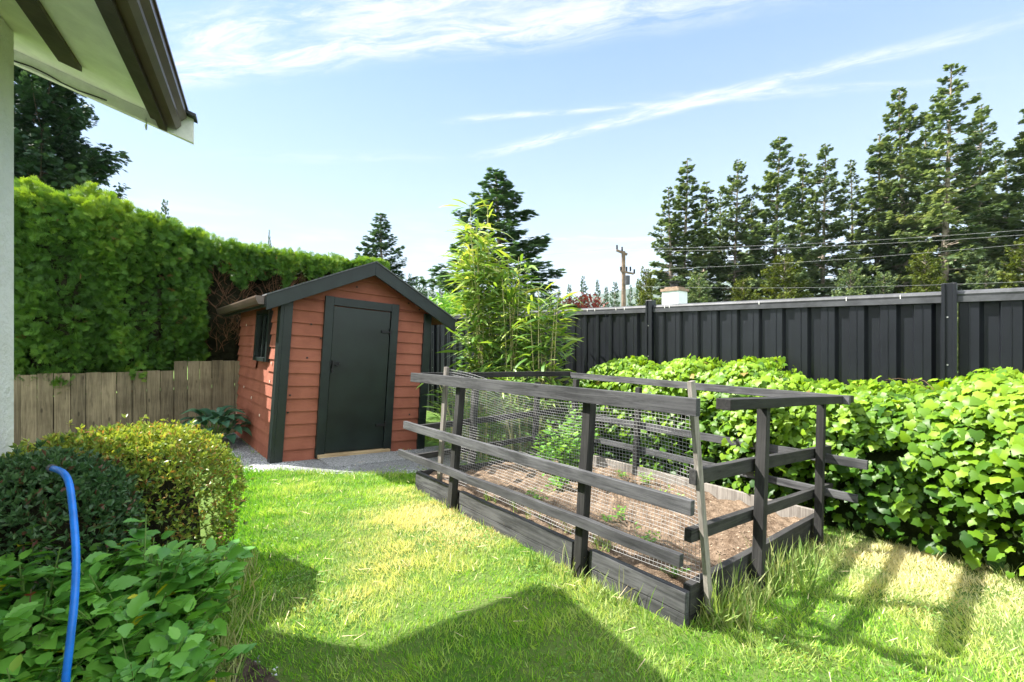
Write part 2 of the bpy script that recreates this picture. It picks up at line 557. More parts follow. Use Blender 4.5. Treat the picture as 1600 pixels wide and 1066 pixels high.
M['hosta'] = foliage('hosta leaf', [(.03, .10, .06), (.05, .14, .085), (.08, .18, .10)], .2, .35, .5, (1.1, 1.2, .6))
M['bamboo'] = foliage('bamboo leaf', [(.10, .22, .04), (.20, .34, .06), (.36, .46, .10), (.60, .60, .25)], .38, .4, .4, (1.3, 1.15, .45))
M['potato'] = foliage('vegetable leaf', [(.09, .24, .03), (.15, .34, .04), (.26, .42, .06)], .4, .45, .3)
M['maple'] = foliage('red maple leaf', [(.14, .03, .025), (.24, .05, .04), (.32, .09, .06)], .3, .5, .3, (1.3, .7, .5))
M['culm'] = plain('straw coloured culm', (.50, .45, .22), .5, .4, 0, .3, 6, .001)
M['stem'] = plain('green stem', (.13, .22, .05), .6, .3)


def glass_m():
    m, n, out = mat('shed window glass')
    g1 = n.new('ShaderNodeBsdfGlossy'); g1.inputs['Roughness'].default_value = .03
    t1 = n.new('ShaderNodeBsdfTransparent'); t1.inputs[0].default_value = (.75, .78, .78, 1)
    fr = n.new('ShaderNodeFresnel'); fr.inputs[0].default_value = 1.5
    mx = n.new('ShaderNodeMixShader')
    n.link(fr.outputs[0], mx.inputs[0]); n.link(t1.outputs[0], mx.inputs[1]); n.link(g1.outputs[0], mx.inputs[2]); n.link(mx.outputs[0], out.inputs[0])
    return m


M['glass'] = glass_m()

# ------------------------------------------------------------------ the ground
def smooth01(t): t = np.clip(t, 0, 1); return t * t * (3 - 2 * t)


def land():
    xs = np.unique(np.concatenate([np.linspace(-1, 7, 81), np.geomspace(7, 4200, 40), -np.geomspace(1, 900, 30)]))
    ys = np.unique(np.concatenate([np.linspace(-2, 9, 111), np.geomspace(9, 4200, 40), -np.geomspace(2, 900, 25)]))
    X, Y = np.meshgrid(xs, ys, indexing='ij')
    P = np.stack([X.ravel(), Y.ravel(), np.zeros(X.size)], 1)
    near = np.exp(-((P[:, 0] - 2) ** 2 + (P[:, 1] - 3) ** 2) / 60)
    Z = gz(P[:, 0], P[:, 1]) + .012 * fbm(P, 3.0, 3) * near
    V = P.copy(); V[:, 2] = Z
    nx, ny = len(xs), len(ys)
    i, j = np.meshgrid(np.arange(nx - 1), np.arange(ny - 1), indexing='ij')
    a = (i * ny + j).ravel()
    F = np.stack([a, a + ny, a + ny + 1, a + 1], 1)
    o = big_mesh('ground', V, F.ravel(), np.arange(len(F)) * 4, np.full(len(F), 4), M['ground'], None, None, True)
    tag(o, 'thatchy soil of the lawn and the land beyond the fence', 'ground', kind='structure')


land()


def ground_h(P): # surface of the lawn incl. undulation
    Q = P.copy(); Q[:, 2] = 0
    near = np.exp(-((Q[:, 0] - 2) ** 2 + (Q[:, 1] - 3) ** 2) / 60)
    return gz(P[:, 0], P[:, 1]) + .012 * fbm(Q, 3.0, 3) * near


def in_poly(x, y, poly):
    ins = np.zeros(len(x), bool); n = len(poly)
    for i in range(n):
        x0, y0 = poly[i]; x1, y1 = poly[(i + 1) % n]
        c = ((y0 > y) != (y1 > y)) & (x < (x1 - x0) * (y - y0) / ((y1 - y0) + 1e-12) + x0)
        ins ^= c
    return ins


BED = (2.13, 4.27, 1.18, 3.97)
GRAVEL_SIDE = [(.92, 5.45), (1.25, 5.35), (1.3, 5.7), (1.3, 8.3), (.7, 8.3), (.95, 6.6)]
GRAVEL_FRONT = [(1.28, 5.35), (1.62, 5.02), (2.1, 4.72), (2.7, 4.5), (3.4, 4.75), (3.5, 5.75), (1.28, 5.75)]
DIRT = [(.20, 2.32), (.34, 2.28), (.43, 2.05), (.47, 1.85), (.44, 1.5), (.15, 1.5)]


def lawn():
    n = 520000
    # denser towards the photographer
    d = rs.random(n) ** 0.62 * 6.6 + 1.25
    a = rs.uniform(-.95, 1.02, n)
    xc = d * a * 1.15; yc = d
    X = xc * E1.x + yc * .6462; Y = -xc * .6462 + yc * .7632
    keep = (X > .18 + .19 * (Y - 2.2)) & (X < 4.75 + .1 * np.sin(Y * 4)) & (Y < 8.0) & (Y > -.6)
    keep &= ~((X > BED[0] - .01) & (X < BED[1] + .01) & (Y > BED[2]) & (Y < BED[3]))
    keep &= ~((X > 1.26) & (X < 3.6) & (Y > 5.68))
    jx = X + rs.normal(0, .05, n); jy = Y + rs.normal(0, .05, n)
    keep &= ~in_poly(jx, jy, GRAVEL_SIDE) & ~in_poly(jx, jy, GRAVEL_FRONT)
    dirt = in_poly(jx + rs.normal(0, .06, n), jy + rs.normal(0, .06, n), DIRT)
    keep &= ~(dirt & (rs.random(n) < .8))
    X = X[keep]; Y = Y[keep]; n = len(X)
    P = np.stack([X, Y, np.zeros(n)], 1)
    f1 = fbm(P, 2.3, 4, 1); f2 = fbm(P, 7.0, 3, 3); f3 = fbm(P, 22.0, 3, 5)
    # sparse dry gaps
    gap = (f2 + .6 * f3 < -1.0) & (rs.random(n) < .55)
    X = X[~gap]; Y = Y[~gap]; P = P[~gap]; f1 = f1[~gap]; f2 = f2[~gap]; f3 = f3[~gap]; n = len(X)
    dist = np.hypot(X, Y)
    P[:, 2] = ground_h(P) - .004
    H = .028 + .016 * rs.random(n) + .018 * np.clip(f2 + f3, -.8, 1.6) + .03 * (rs.random(n) < .03)
    # longer and greener close to the planter and against the timbers
    edge = np.exp(-((X - (.30 + .19 * (Y - 2.6))) / .22) ** 2)
    H *= 1 + .9 * edge * (rs.random(n))
    side = np.exp(-np.clip(BED[2] - Y, 0, 9) / .13) * (X > 2.1) * (X < 4.3) * (Y < BED[2])
    H *= 1 + 1.2 * side * rs.random(n)
    wdt = .0024 + .0007 * dist
    wdt *= rs.uniform(.7, 1.3, n)
    lean = rs.normal(0, .55, (n, 2)) + .35 * np.stack([np.sin(f1 * 4), np.cos(f2 * 4)], 1)
    D = norm(np.stack([lean[:, 0], lean[:, 1], np.ones(n)], 1))
    Nn = norm(np.stack([rs.normal(size=n), rs.normal(size=n), np.zeros(n)], 1))
    R = frames(D, Nn)
    dry = .05 + .22 * f1 + .24 * f2 + .16 * f3 + rs.normal(0, .20, n)
    def spot(x, y, r, k): return k * np.exp(-(((X - x) ** 2 + (Y - y) ** 2) / r ** 2))
    dry += spot(2.0, 3.2, .36, 1.5) + spot(1.95, 2.75, .25, .9) + spot(2.0, 3.9, .25, .45) + spot(2.0, 2.1, .25, .55) + spot(2.0, 1.5, .3, .5)
    dry += spot(4.1, .75, .42, .75) + spot(4.4, .45, .4, .6) + spot(3.6, .3, .5, .25) + spot(4.2, .1, .5, .3)
    dry += spot(1.25, 3.4, .55, .25) + spot(.75, 2.35, .3, .3) + spot(1.35, 2.6, .5, .25) + spot(2.4, .9, .3, .3)
    dry -= .30 * edge + spot(1.7, 1.5, .6, .15) + spot(2.8, .6, .35, .15) + spot(.65, 3.0, .35, .25) + spot(1.9, 2.3, .35, .12)
    rnd = .46 + .22 * fbm(P, 3.1, 3, 6) + .20 * f3 + rs.normal(0, .22, n) - .15 * edge
    S = np.stack([wdt, H, H], 1)
    o = scatter('lawn', BLADE[0], BLADE[1], P, R, S, M['grass'], None, rnd, dry)
    tag(o, 'sunlit lawn of short yellow-green grass with straw-coloured patches', 'grass', kind='stuff')


lawn()


def tall_grass():
    spots = []
    for i in range(70):                                     # along the short side of the raised bed
        x = random.uniform(2.2, 4.2); y = BED[2] - abs(random.gauss(.02, .13)) - .01
        spots.append((x, y, random.uniform(.10, .24) * (1.15 if x < 3.2 else .8), random.randint(7, 15)))
    for i in range(26):
        y = random.uniform(1.2, 2.2); spots.append((2.08 - abs(random.gauss(0, .06)), y, random.uniform(.08, .2), random.randint(4, 9)))
    for i in range(14):
        y = random.uniform(2.4, 3.9); spots.append((2.09 - abs(random.gauss(0, .04)), y, random.uniform(.06, .11), random.randint(3, 6)))
    for i in range(46):
        y = random.uniform(1.6, 3.3); spots.append((.34 + .19 * (y - 2.6) + abs(random.gauss(0, .09)), y, random.uniform(.08, .15), random.randint(8, 14)))
    for i in range(40):
        y = random.uniform(-.1, 1.1); spots.append((4.42 - .15 * random.random() + .12 * (1 - y), y, random.uniform(.05, .12), random.randint(5, 9)))
    for i in range(30):
        spots.append((random.uniform(2.5, 3.5), random.uniform(4.2, 4.75), random.uniform(.05, .09), 9))
    for i in range(22):                                     # weeds inside the bed along the front board
        spots.append((2.28 + abs(random.gauss(0, .07)), random.uniform(1.5, 3.1), random.uniform(.06, .13), random.randint(5, 10)))
    P = []; D = []; S = []; dry = []
    for x, y, h, k in spots:
        inside = BED[0] < x < BED[1] and BED[2] < y < BED[3]
        dd = random.random() * .5 + (.25 if x > 3.6 else 0)
        for j in range(k):
            px, py = x + random.gauss(0, .018), y + random.gauss(0, .018)
            P.append((px, py, float(gz(px, py)) + (.13 if inside else -.005)))
            l = random.uniform(.1, .75); t = random.uniform(0, 6.28)
            D.append((math.cos(t) * l, math.sin(t) * l, 1)); hh = h * random.uniform(.6, 1.25)
            S.append((.004 + hh * .014, hh, hh)); dry.append(dd + random.gauss(0, .2))
    P = np.array(P); D = norm(np.array(D)); n = len(P)
    V = [(-.5, 0, 0), (.5, 0, 0), (.45, .4, .02), (-.45, .4, .02), (.32, .75, -.08), (-.32, .75, -.08), (0, 1, -.22)]
    F = [(0, 1, 2, 3), (3, 2, 4, 5), (5, 4, 6)]
    R = frames(D, norm(np.stack([rs.normal(size=n), rs.normal(size=n), np.full(n, .3)], 1)))
    o = scatter('long_grass', V, F, P, R, np.array(S), M['grass_long'], None, None, np.array(dry))
    tag(o, 'long untrimmed grass growing against the timbers and the planter edge', 'grass', kind='stuff')


tall_grass()


def litter():
    n = 420
    x = rs.uniform(.5, 4.3, n); y = rs.uniform(.1, 5.2, n)
    k = ~((x > BED[0] - .05) & (y > BED[2] - .02) & (y < BED[3] + .05)) & (x > .3 + .19 * (y - 2.6))
    x, y = x[k], y[k]; n = len(x)
    P = np.stack([x, y, np.zeros(n)], 1); P[:, 2] = ground_h(P) + .03
    D = randdir(n); D[:, 2] *= .25
    S = np.stack([np.full(n, .0035), rs.uniform(.03, .11, n), np.full(n, .02)], 1)
    o = scatter('straw', BLADE[0], BLADE[1], P, frames(D, norm(randdir(n) + np.array([0, 0, 1.5]))), S, M['straw'])
    tag(o, 'dry stalks and clippings lying loose on the lawn', 'straw', kind='stuff')
    n = 5200
    c = rs.uniform([.5, .3], [4.2, 5.2], (46, 2)); i = rs.integers(0, 46, n)
    x = c[i, 0] + rs.normal(0, .09, n); y = c[i, 1] + rs.normal(0, .09, n)
    k = ~((x > BED[0] - .03) & (x < BED[1]) & (y > BED[2] - .02) & (y < BED[3] + .05)) & (x > .32 + .19 * (y - 2.6)) & (y < 5.0)
    x, y = x[k], y[k]; n = len(x)
    P = np.stack([x, y, np.zeros(n)], 1); P[:, 2] = ground_h(P) + rs.uniform(.02, .04, n)
    D = randdir(n); D[:, 2] *= .3
    R_ = frames(D, norm(randdir(n) * .5 + np.array([0, 0, 1.0])))
    o = scatter('clover', SMALL[0], SMALL[1], P, R_, rs.uniform(.014, .026, n), M['grass_long'], None, rs.uniform(0, .5, n), np.zeros(n))
    tag(o, 'small clover and weed leaves growing through the lawn', 'weeds', kind='stuff')


litter()


def pebbles(name, polys, dens, size, label, cat, zoff=.0, parent=None):
    V = [(0, 0, .5), (.5, 0, .05), (.15, .45, .0), (-.4, .3, .08), (-.42, -.28, 0), (.12, -.46, .06)]
    F = [(0, 1, 2), (0, 2, 3), (0, 3, 4), (0, 4, 5), (0, 5, 1)]
    PX = []
    for poly in polys:
        xs = [p[0] for p in poly]; ys = [p[1] for p in poly]
        A = (max(xs) - min(xs)) * (max(ys) - min(ys)); n = int(A * dens)
        x = rs.uniform(min(xs), max(xs), n); y = rs.uniform(min(ys), max(ys), n)
        k = in_poly(x + rs.normal(0, .03, n), y + rs.normal(0, .03, n), poly)
        PX.append(np.stack([x[k], y[k], np.zeros(k.sum())], 1))
    P = np.concatenate(PX); n = len(P)
    P[:, 2] = ground_h(P) + zoff
    D = randdir(n); D[:, 2] *= .3
    Nn = norm(randdir(n) * .6 + np.array([0, 0, 1.0]))
    s = size * rs.uniform(.6, 1.5, n)
    return tag(scatter(name, V, F, P, frames(D, Nn), s, M['gravel'], parent), label, cat, kind='stuff')


pebbles('gravel', [GRAVEL_SIDE, GRAVEL_FRONT], 13000, .021, 'grey crushed gravel around the red shed', 'gravel', .0)
pebbles('dirt_stones', [DIRT], 4500, .012, 'dark gravelly bare soil at the bottom left of the lawn', 'gravel', .0)


def flat_sheet(name, poly, h, m, label, cat):
    mb = MB()
    mb.add([(x, y, float(gz(x, y)) + h) for x, y in poly], [tuple(range(len(poly)))])
    return tag(mb.build(name, m), label, cat, kind='structure')


M['gravel_bed'] = plain('packed gravel fines', (.20, .205, .21), .95, .1, 0, .5, 60, .01)
M['dark_soil'] = plain('dark damp soil', (.06, .045, .035), .95, .1, 0, .6, 30, .02)
flat_sheet('gravel_bed', GRAVEL_SIDE, .014, M['gravel_bed'], 'fine grey gravel strip along the shed wall', 'gravel bed')
flat_sheet('gravel_pad', GRAVEL_FRONT, .0145, M['gravel_bed'], 'fine grey gravel pad before the shed door', 'gravel bed')
flat_sheet('bare_soil', DIRT, .010, M['dark_soil'], 'bare dark soil patch beside the planter', 'soil')
PLANTER = [(-1.6, -1.5), (-.55, -1.5), (.12, 2.0), (.32, 3.1), (.15, 3.9), (-.5, 4.2), (-1.2, 4.2)]
flat_sheet('planter_soil', PLANTER, .016, M['dark_soil'], 'dark soil of the planting bed along the house', 'soil')

# ------------------------------------------------------------------ shed
def shed():
    O = (1.27, 5.70, float(gz(1.27, 5.70)))
    root = thing('garden_shed', 'red lap-sided garden shed with black-green door and trim', 'shed', O, None, TILT)
    L = lambda x, y, h: (x - O[0], y - O[1], h)
    W_, D_ = 1.885, 2.50                       # width along x, depth along y, local coordinates from the near corner
    hl, hr, hp = 1.90, 1.90, 2.36             # wall heights at the sides and at the ridge
    xp = .97
    step = .148
    def gable_h(x): return hl + (hp - hl) * (x / xp if x < xp else (W_ - x) / (W_ - xp))
    # front wall, lap siding, with a hole for the door
    fw = MB()
    dx0, dx1, dh = .50, 1.345, 1.92
    def clapboard(mb, x0, x1, z0, z1, y, sgn, top=None):
        zz0, zz1 = z0, min(z1, 9)
        mb.add([(x0, y - sgn * .026, zz0), (x1, y - sgn * .026, zz0), (x1, y - sgn * .006, zz1), (x0, y - sgn * .006, zz1),
                (x0, y, zz0), (x1, y, zz0)], [(0, 1, 2, 3), (0, 4, 5, 1)])
    z = .0
    while z < hp:
        z1 = z + step
        if z1 <= hl + .001:
            spans = [(0.02, W_ - .02)] if z >= dh else [(0.02, dx0 + .02), (dx1 - .02, W_ - .02)]
            for a, b in spans: clapboard(fw, a, b, z, z1, 0, 1)
        else:                                   # gable courses cut by the slope
            zb = max(z, hl)
            if z < hl: clapboard(fw, .02, W_ - .02, z, hl, 0, 1)
            def xl(h): return xp * (h - hl) / (hp - hl)
            def xr(h): return W_ - (W_ - xp) * (h - hl) / (hp - hl)
            zt = min(z1, hp - .001)
            fw.add([(xl(zb), -.026, zb), (xr(zb), -.026, zb), (xr(zt), -.006, zt), (xl(zt), -.006, zt), (xl(zb), 0, zb), (xr(zb), 0, zb)], [(0, 1, 2, 3), (0, 4, 5, 1)])
        z = z1
    fw.add([(0, .004, 0), (W_, .004, 0), (W_, .004, hr), (xp, .004, hp), (0, .004, hl)], [(0, 1, 2, 3, 4)])
    fw.build('front_wall', M['red'], root)
    # left wall with window hole
    wy0, wy1, wz0, wz1 = .50, 1.16, 1.17, 1.77
    sw = MB(); z = 0
    while z < hl - .01:
        z1 = min(z + step, hl)
        spans = [(.02, D_)]
        if z1 > wz0 and z < wz1: spans = [(.02, wy0), (wy1, D_)]
        for a, b in spans:
            sw.add([(-.026, a, z), (-.026, b, z), (-.006, b, z1), (-.006, a, z1), (0, a, z), (0, b, z)], [(0, 1, 2, 3), (0, 4, 5, 1)])
        z = z1
    for a, b, c, d in ((0, D_, 0, wz0), (0, D_, wz1, hl), (0, wy0, wz0, wz1), (wy1, D_, wz0, wz1)):
        sw.add([(.004, a, c), (.004, b, c), (.004, b, d), (.004, a, d)], [(0, 1, 2, 3)])
    sw.build('side_wall', M['red'], root)
    bw = MB().add([(W_, 0, 0), (W_, D_, 0), (W_, D_, hr), (W_, 0, hr)], [(0, 1, 2, 3)])
    bw.build('side_wall', M['red'], root)
    MB().add([(0, D_, 0), (W_, D_, 0), (W_, D_, hr), (xp, D_, hp), (0, D_, hl)], [(0, 1, 2, 3, 4)]).build('back_wall', M['red'], root)
    # corner boards
    MB().box(-.045, -.008, -.045, .09, -.02, hl).box(-.008, .085, -.045, -.008, -.02, hl - .005).build('corner_board', M['trim'], root, bevel=.003)
    MB().box(W_ - .085, W_ + .03, -.045, .0, -.02, hr).box(W_ + .0005, W_ + .03, .0, .09, -.02, hr - .004).build('corner_board', M['trim'], root, bevel=.003)
    # door frame, door
    fr = MB().box(dx0 - .06, dx0 + .045, -.055, .0, .03, dh + .06).box(dx1 - .045, dx1 + .06, -.055, .0, .03, dh + .06).box(dx0 + .045, dx1 - .045, -.053, .0, dh - .045, dh + .057)
    fr.build('door_frame', M['trim'], root, bevel=.003)
    dr = MB().box(dx0 + .052, dx1 - .052, -.037, -.008, .075, dh - .055)
    d = dr.build('door', M['door'], root, bevel=.003)
    lt = MB().box(dx0 + .035, dx0 + .15, -.060, -.040, 1.145, 1.185).box(dx0 + .06, dx0 + .078, -.085, -.058, 1.10, 1.20).tube([(dx0 + .10, -.062, 1.15), (dx0 + .12, -.09, 1.13), (dx0 + .14, -.09, 1.16), (dx0 + .15, -.062, 1.17)], .007, 6)
    lt.tube([(dx0 + .069, -.07, 1.09), (dx0 + .069, -.075, 1.05)], .016, 8)
    lt.build('latch', M['iron'], d)
    for hz in (.38, 1.60):
        MB().box(dx1 - .17, dx1 - .02, -.058, -.0395, hz - .016, hz + .016).tube([(dx1 - .05, -.062, hz - .045), (dx1 - .05, -.062, hz + .045)], .009, 8).build('hinge', M['iron'], d)
    MB().box(dx0 - .04, dx1 + .03, -.10, -.002, .028, .068).build('sill', M['sill'], root, bevel=.003)
    # window
    wf = MB()
    wf.box(-.055, .0, wy0 - .035, wy0 + .035, wz0 - .03, wz1 + .03).box(-.055, .0, wy1 - .035, wy1 + .035, wz0 - .03, wz1 + .03)
    wf.box(-.053, .0, wy0 + .035, wy1 - .035, wz1 - .02, wz1 + .028).box(-.07, .0, wy0 + .0355, wy1 - .0355, wz0 - .028, wz0 + .02)
    wf.box(-.035, -.01, (wy0 + wy1) / 2 - .015, (wy0 + wy1) / 2 + .015, wz0 + .02, wz1 - .02)
    w = wf.build('window', M['trim'], root, bevel=.002)
    MB().box(-.012, -.006, wy0 + .035, wy1 - .035, wz0 + .02, wz1 - .02).build('pane', M['glass'], w)
    cu = MB()
    for a_ in (wy0 + .045, wy1 - .20):
        cu.sheet(lambda u, v: (.012 + .012 * math.sin(u * 25), a_ + u * .15, wz0 + .03 + v * (wz1 - wz0 - .06)), 12, 1)
    cu.build('curtain', M['curtain'], w)
    # roof
    ex0, ex1, yf, yb = -.23, W_ + .29, -.22, D_ + .15
    sl = (hp - hl) / xp; sr = (hp - hl) / (W_ - xp)
    t = .055
    def rz(x): return hp + .03 - (xp - x) * sl if x < xp else hp + .03 - (x - xp) * sr
    rf = MB()
    rf.prism([(ex0, rz(ex0)), (xp, rz(xp)), (ex1, rz(ex1)), (ex1, rz(ex1) + t), (xp, rz(xp) + t), (ex0, rz(ex0) + t)], yf + .03, yb)
    rf.build('roof', M['shingle'], root)
    # sheathing seen from below
    MB().prism([(ex0 + .02, rz(ex0 + .02) - .012), (xp, rz(xp) - .012), (ex1 - .02, rz(ex1 - .02) - .012), (ex1 - .02, rz(ex1 - .02) - .002), (xp, rz(xp) - .002), (ex0 + .02, rz(ex0 + .02) - .002)], yf + .03, yb - .01).build('soffit', M['red'], root)
    for side in (0, 1):
        a, b = (ex0 - .0, xp) if side == 0 else (xp + .0005, ex1 + .02)
        bb = MB().prism([(a, rz(a) - .10), (b, rz(b) - .10), (b, rz(b) + t + .012), (a, rz(a) + t + .012)], yf - .005, yf + .028)
        bb.build('barge_board', M['trim'], root, bevel=.003)
    for k, (a, b) in enumerate(((ex0 - .01, xp), (xp + .0008, ex1 + .03))):
        MB().prism([(a, rz(a) + t + .013), (b, rz(b) + t + .013), (b, rz(b) + t + .028), (a, rz(a) + t + .028)], yf - .02, yf + .2).build('drip_edge', M['shingle'], root)
    g0 = ex0 - .012; gzz = rz(ex0)
    MB().prism([(g0, gzz + .055), (g0 - .085, gzz + .055), (g0 - .09, gzz + .035), (g0 - .075, gzz + .0), (g0 - .055, gzz - .035), (g0, gzz - .035)], yf + .06, yb).build('gutter', M['brown_gutter'], root)
    MB().prism([(ex0 - .01, gzz - .06), (ex0 + .015, gzz - .06), (ex0 + .015, gzz + .05), (ex0 - .01, gzz + .05)], yf + .03, yb - .005).build('fascia', M['trim'], root)
    # nail heads / knot holes, chips of bare wood
    for x, z in ((.30, 1.62), (.28, 1.22), (.12, .78), (.11, .58), (.82, 2.14), (1.55, 2.02), (1.8, 1.35), (1.72, 1.95), (.42, 1.46), (1.66, .5)):
        MB().add([(x + .011 * math.cos(a) * 1.2, -.029, z + .011 * math.sin(a)) for a in [i * 1.047 for i in range(6)]], [tuple(range(6))]).build('knot_hole', M['iron'], root)
    for y, z in ((1.95, 1.62), (1.8, .72), (1.25, .62), (.7, .45), (.3, .9), (.28, 1.12), (2.2, .3)):
        MB().box(-.031, -.024, y, y + .02, z, z + .03).build('paint_chip', M['mark'], root)
    return root


shed()
# concrete paver under the sill
pv = MB().box(0, .95, -.52, -.03, -.01, .035).build('step_slab', plain('gravelly concrete step', (.27, .275, .28), .95, .1, 0, .55, 70, .01), bevel=.01)
pv.location = (1.74, 5.66, float(gz(1.74, 5.66))); pv.rotation_euler = TILT
tag(pv, 'low worn concrete slab set in gravel below the shed door', 'step')

# ------------------------------------------------------------------ raised bed with its rails and netting
def raised_bed():
    O = (2.12, 1.18, float(gz(2.12, 1.18)))
    root = thing('raised_garden_bed', 'black timber raised vegetable bed fenced with rails and wire netting', 'garden bed', O, None, TILT)
    ox, oy = O[0], O[1]
    def P(x, y, h): return (x - ox, y - oy, h)
    def bm(name, p, q, w, h, mk, up=(0, 0, 1), seg=6, jit=.0018, bev=.003):
        return MB().beam(P(*p), P(*q), w, h, up, seg, jit).build(name, M[mk], root, bevel=bev)
    x0, x1, y0, y1 = BED
    # boards: two courses each side, butted at the corners
    for a, b in ((y0 + .0, 1.80), (1.94, 3.21), (3.345, y1)):
        bm('board', (x0 + .02, a, .125), (x0 + .02, b, .125), .042, .104, 'rail_Y')
        bm('board', (x0 + .022, a + .002, .005), (x0 + .022, b - .002, .005), .042, .128, 'rail_Y')
    bm('inner_board', (x0 + .062, y0 + .05, .045), (x0 + .062, y1 - .05, .045), .038, .20, 'rail_Z')  # added dark board standing in for shade in the gaps
    for hh, th, off in ((.125, .15, 0), (-.03, .148, .004)):
        bm('board', (x0 + .045, y0 + .02 + off, hh), (x1 - .0, y0 + .02 + off, hh), .042, th, 'rail_X')
    bm('board', (x0 + .05, y1 - .02, .10), (x1 - .05, y1 - .02, .10), .04, .16, 'rail_X')
    bm('board', (x1 - .02, y0 + .045, .115), (x1 - .02, y1 - .0, .115), .042, .19, 'lath')
    # posts of the long front side (outside the boards)
    def post(x, y, h0, h1, s=.055, dx=0.0, dy=0.0, mk='rail_Z'):
        return bm('post', (x, y, h0), (x + dx, y + dy, h1), s, s, mk, (0, 1, 0), 5, .0015)
    post(2.115, 3.30, -.08, 1.075, .06, .0, -.045); post(2.115, 1.865, -.08, 1.075, .06, .0, -.03)
    # rails of the long front side, nailed outside the posts
    bm('rail', (2.063, 4.03, 1.085), (2.063, 1.11, 1.115), .042, .088, 'rail_Y', seg=10)
    bm('rail', (2.060, 4.12, .61), (2.060, 1.12, .625), .038, .074, 'rail_Y', seg=10)
    bm('rail', (2.060, 4.20, .325), (2.060, 1.17, .355), .038, .062, 'rail_Y', seg=10, jit=.004)
    # T shaped near end
    post(2.88, 1.125, -.08, 1.09, .058, .012, .0); post(4.0, 1.13, -.08, 1.09, .052, .0, .0)
    bm('rail', (2.30, 1.10, 1.125), (4.60, 1.10, 1.115), .078, .058, 'rail_X', seg=8)
    bm('rail', (2.17, 1.188, .745), (2.85, 1.188, .735), .04, .078, 'rail_X', seg=3)
    bm('rail', (2.852, 1.187, .735), (4.42, 1.187, .685), .04, .078, 'rail_X', seg=6)
    bm('rail', (2.15, 1.188, .455), (4.48, 1.188, .375), .04, .066, 'rail_X', seg=8)
    # back long side
    for yy in (1.62, 2.93): post(4.25, yy, 0, 1.07, .055)
    post(4.25, 3.85, 0, 1.10, .06)
    bm('rail', (4.30, 3.98, 1.145), (4.30, 1.02, 1.115), .045, .07, 'rail_Y', seg=10)
    bm('rail', (4.30, 3.98, .66), (4.30, .90, .63), .038, .07, 'rail_Y', seg=10)
    bm('rail', (4.30, 3.98, .40), (4.30, .96, .36), .038, .06, 'rail_Y', seg=10)
    # far short end
    post(2.80, 3.99, 0, 1.03, .06); post(3.72, 3.99, 0, 1.05, .055)
    bm('rail', (2.16, 4.03, 1.10), (4.34, 4.03, 1.165), .045, .06, 'rail_X', seg=8)
    bm('rail', (2.16, 4.03, .585), (4.30, 4.03, .70), .038, .06, 'rail_X', seg=8)
    bm('rail', (2.16, 4.03, .30), (4.30, 4.03, .40), .038, .055, 'rail_X', seg=8)
    # laths carrying the netting
    MB().beam(P(2.17, 3.60, .16), P(2.155, 3.565, 1.21), .028, .05, (0, 1, 0), 4, .002).build('lath', M['lath'], root)
    MB().beam(P(2.30, 1.135, .05), P(2.135, 1.19, 1.24), .045, .022, (0, 1, 0), 4, .002).build('lath', M['lath'], root)
    # netting: crossed wires
    net = MB()
    ya, yb = 3.60, 1.17
    def npos(u, v):
        y = ya + (yb - ya) * u
        top = 1.19 - .085 * min(1, u * 3.2) + .02 * math.sin(u * 9)
        h = .20 + (top - .20) * v
        sag = .13 * math.sin(math.pi * u) ** .8 * math.sin(math.pi * min(1, v * 1.02)) + .018 * math.sin(u * 21 + v * 3) * (1 - abs(2 * v - 1)) + .03 * math.sin(u * 6.5) * (1 - v)
        return P(2.175 + sag + (1 - v) * .07 * u, y, h)
    nu, nv = 104, 44
    for i in range(nu + 1): net.tube([npos(i / nu, j / 12) for j in range(13)], .00105, 3, False)
    for j in range(nv + 1): net.tube([npos(i / 44, j / nv) for i in range(45)], .00105, 3, False)
    net.build('wire_netting', M['mesh_wire'], root)
    # soil surface
    s = MB()
    nz = lambda x, y: .012 * math.sin(x * 9 + y * 3) + .014 * math.sin(y * 13 - x * 5) + .010 * math.sin(x * 31 + y * 22) + .007 * math.sin(y * 47 - x * 39)
    def soil(u, v):
        x = x0 + .05 + u * (x1 - x0 - .1); y = y0 + .045 + v * (y1 - y0 - .09)
        return P(x, y, .125 + nz(x, y) + random.uniform(-.006, .006) + .03 * math.exp(-((x - 3.2) / .5) ** 2))
    so = s.sheet(soil, 70, 90).build('soil', M['soil'], None, smooth=True)
    so.location = O; so.rotation_euler = TILT
    tag(so, 'light brown crumbly soil filling the raised bed', 'soil', kind='structure')
    # clods, chips and straw on it
    n = 9000
    x = rs.uniform(x0 + .07, x1 - .07, n); y = rs.uniform(y0 + .07, y1 - .07, n)
    V = [(0, 0, .4), (.5, 0, .0), (.1, .4, .0), (-.4, .3, 0), (-.42, -.28, 0), (.12, -.46, .0)]
    F = [(0, 1, 2), (0, 2, 3), (0, 3, 4), (0, 4, 5), (0, 5, 1)]
    h = .125 + np.array([nz(a, b) for a, b in zip(x, y)]) + .03 * np.exp(-((x - 3.2) / .5) ** 2)
    Pn = np.stack([x, y, gz(x, y) + h], 1)
    sz = rs.uniform(.4, 1, n) ** 2 * .030
    S = np.stack([sz * .45, sz, sz * .4], 1)
    D = randdir(n); D[:, 2] *= .2
    m, nn, out = mat('clods and bark chips')
    a = nn.new('ShaderNodeAttribute'); a.attribute_name = 'rnd'
    principled(nn, out, nn.mix(a.outputs['Fac'], c3(.085, .06, .04), c3(.34, .26, .19)), .95, .1)
    tag(scatter('soil_clods', V, F, Pn, frames(D, norm(randdir(n) * .4 + np.array([0, 0, 1]))), S, m), 'loose clods and bark chips on the bed', 'soil', kind='stuff')


raised_bed()


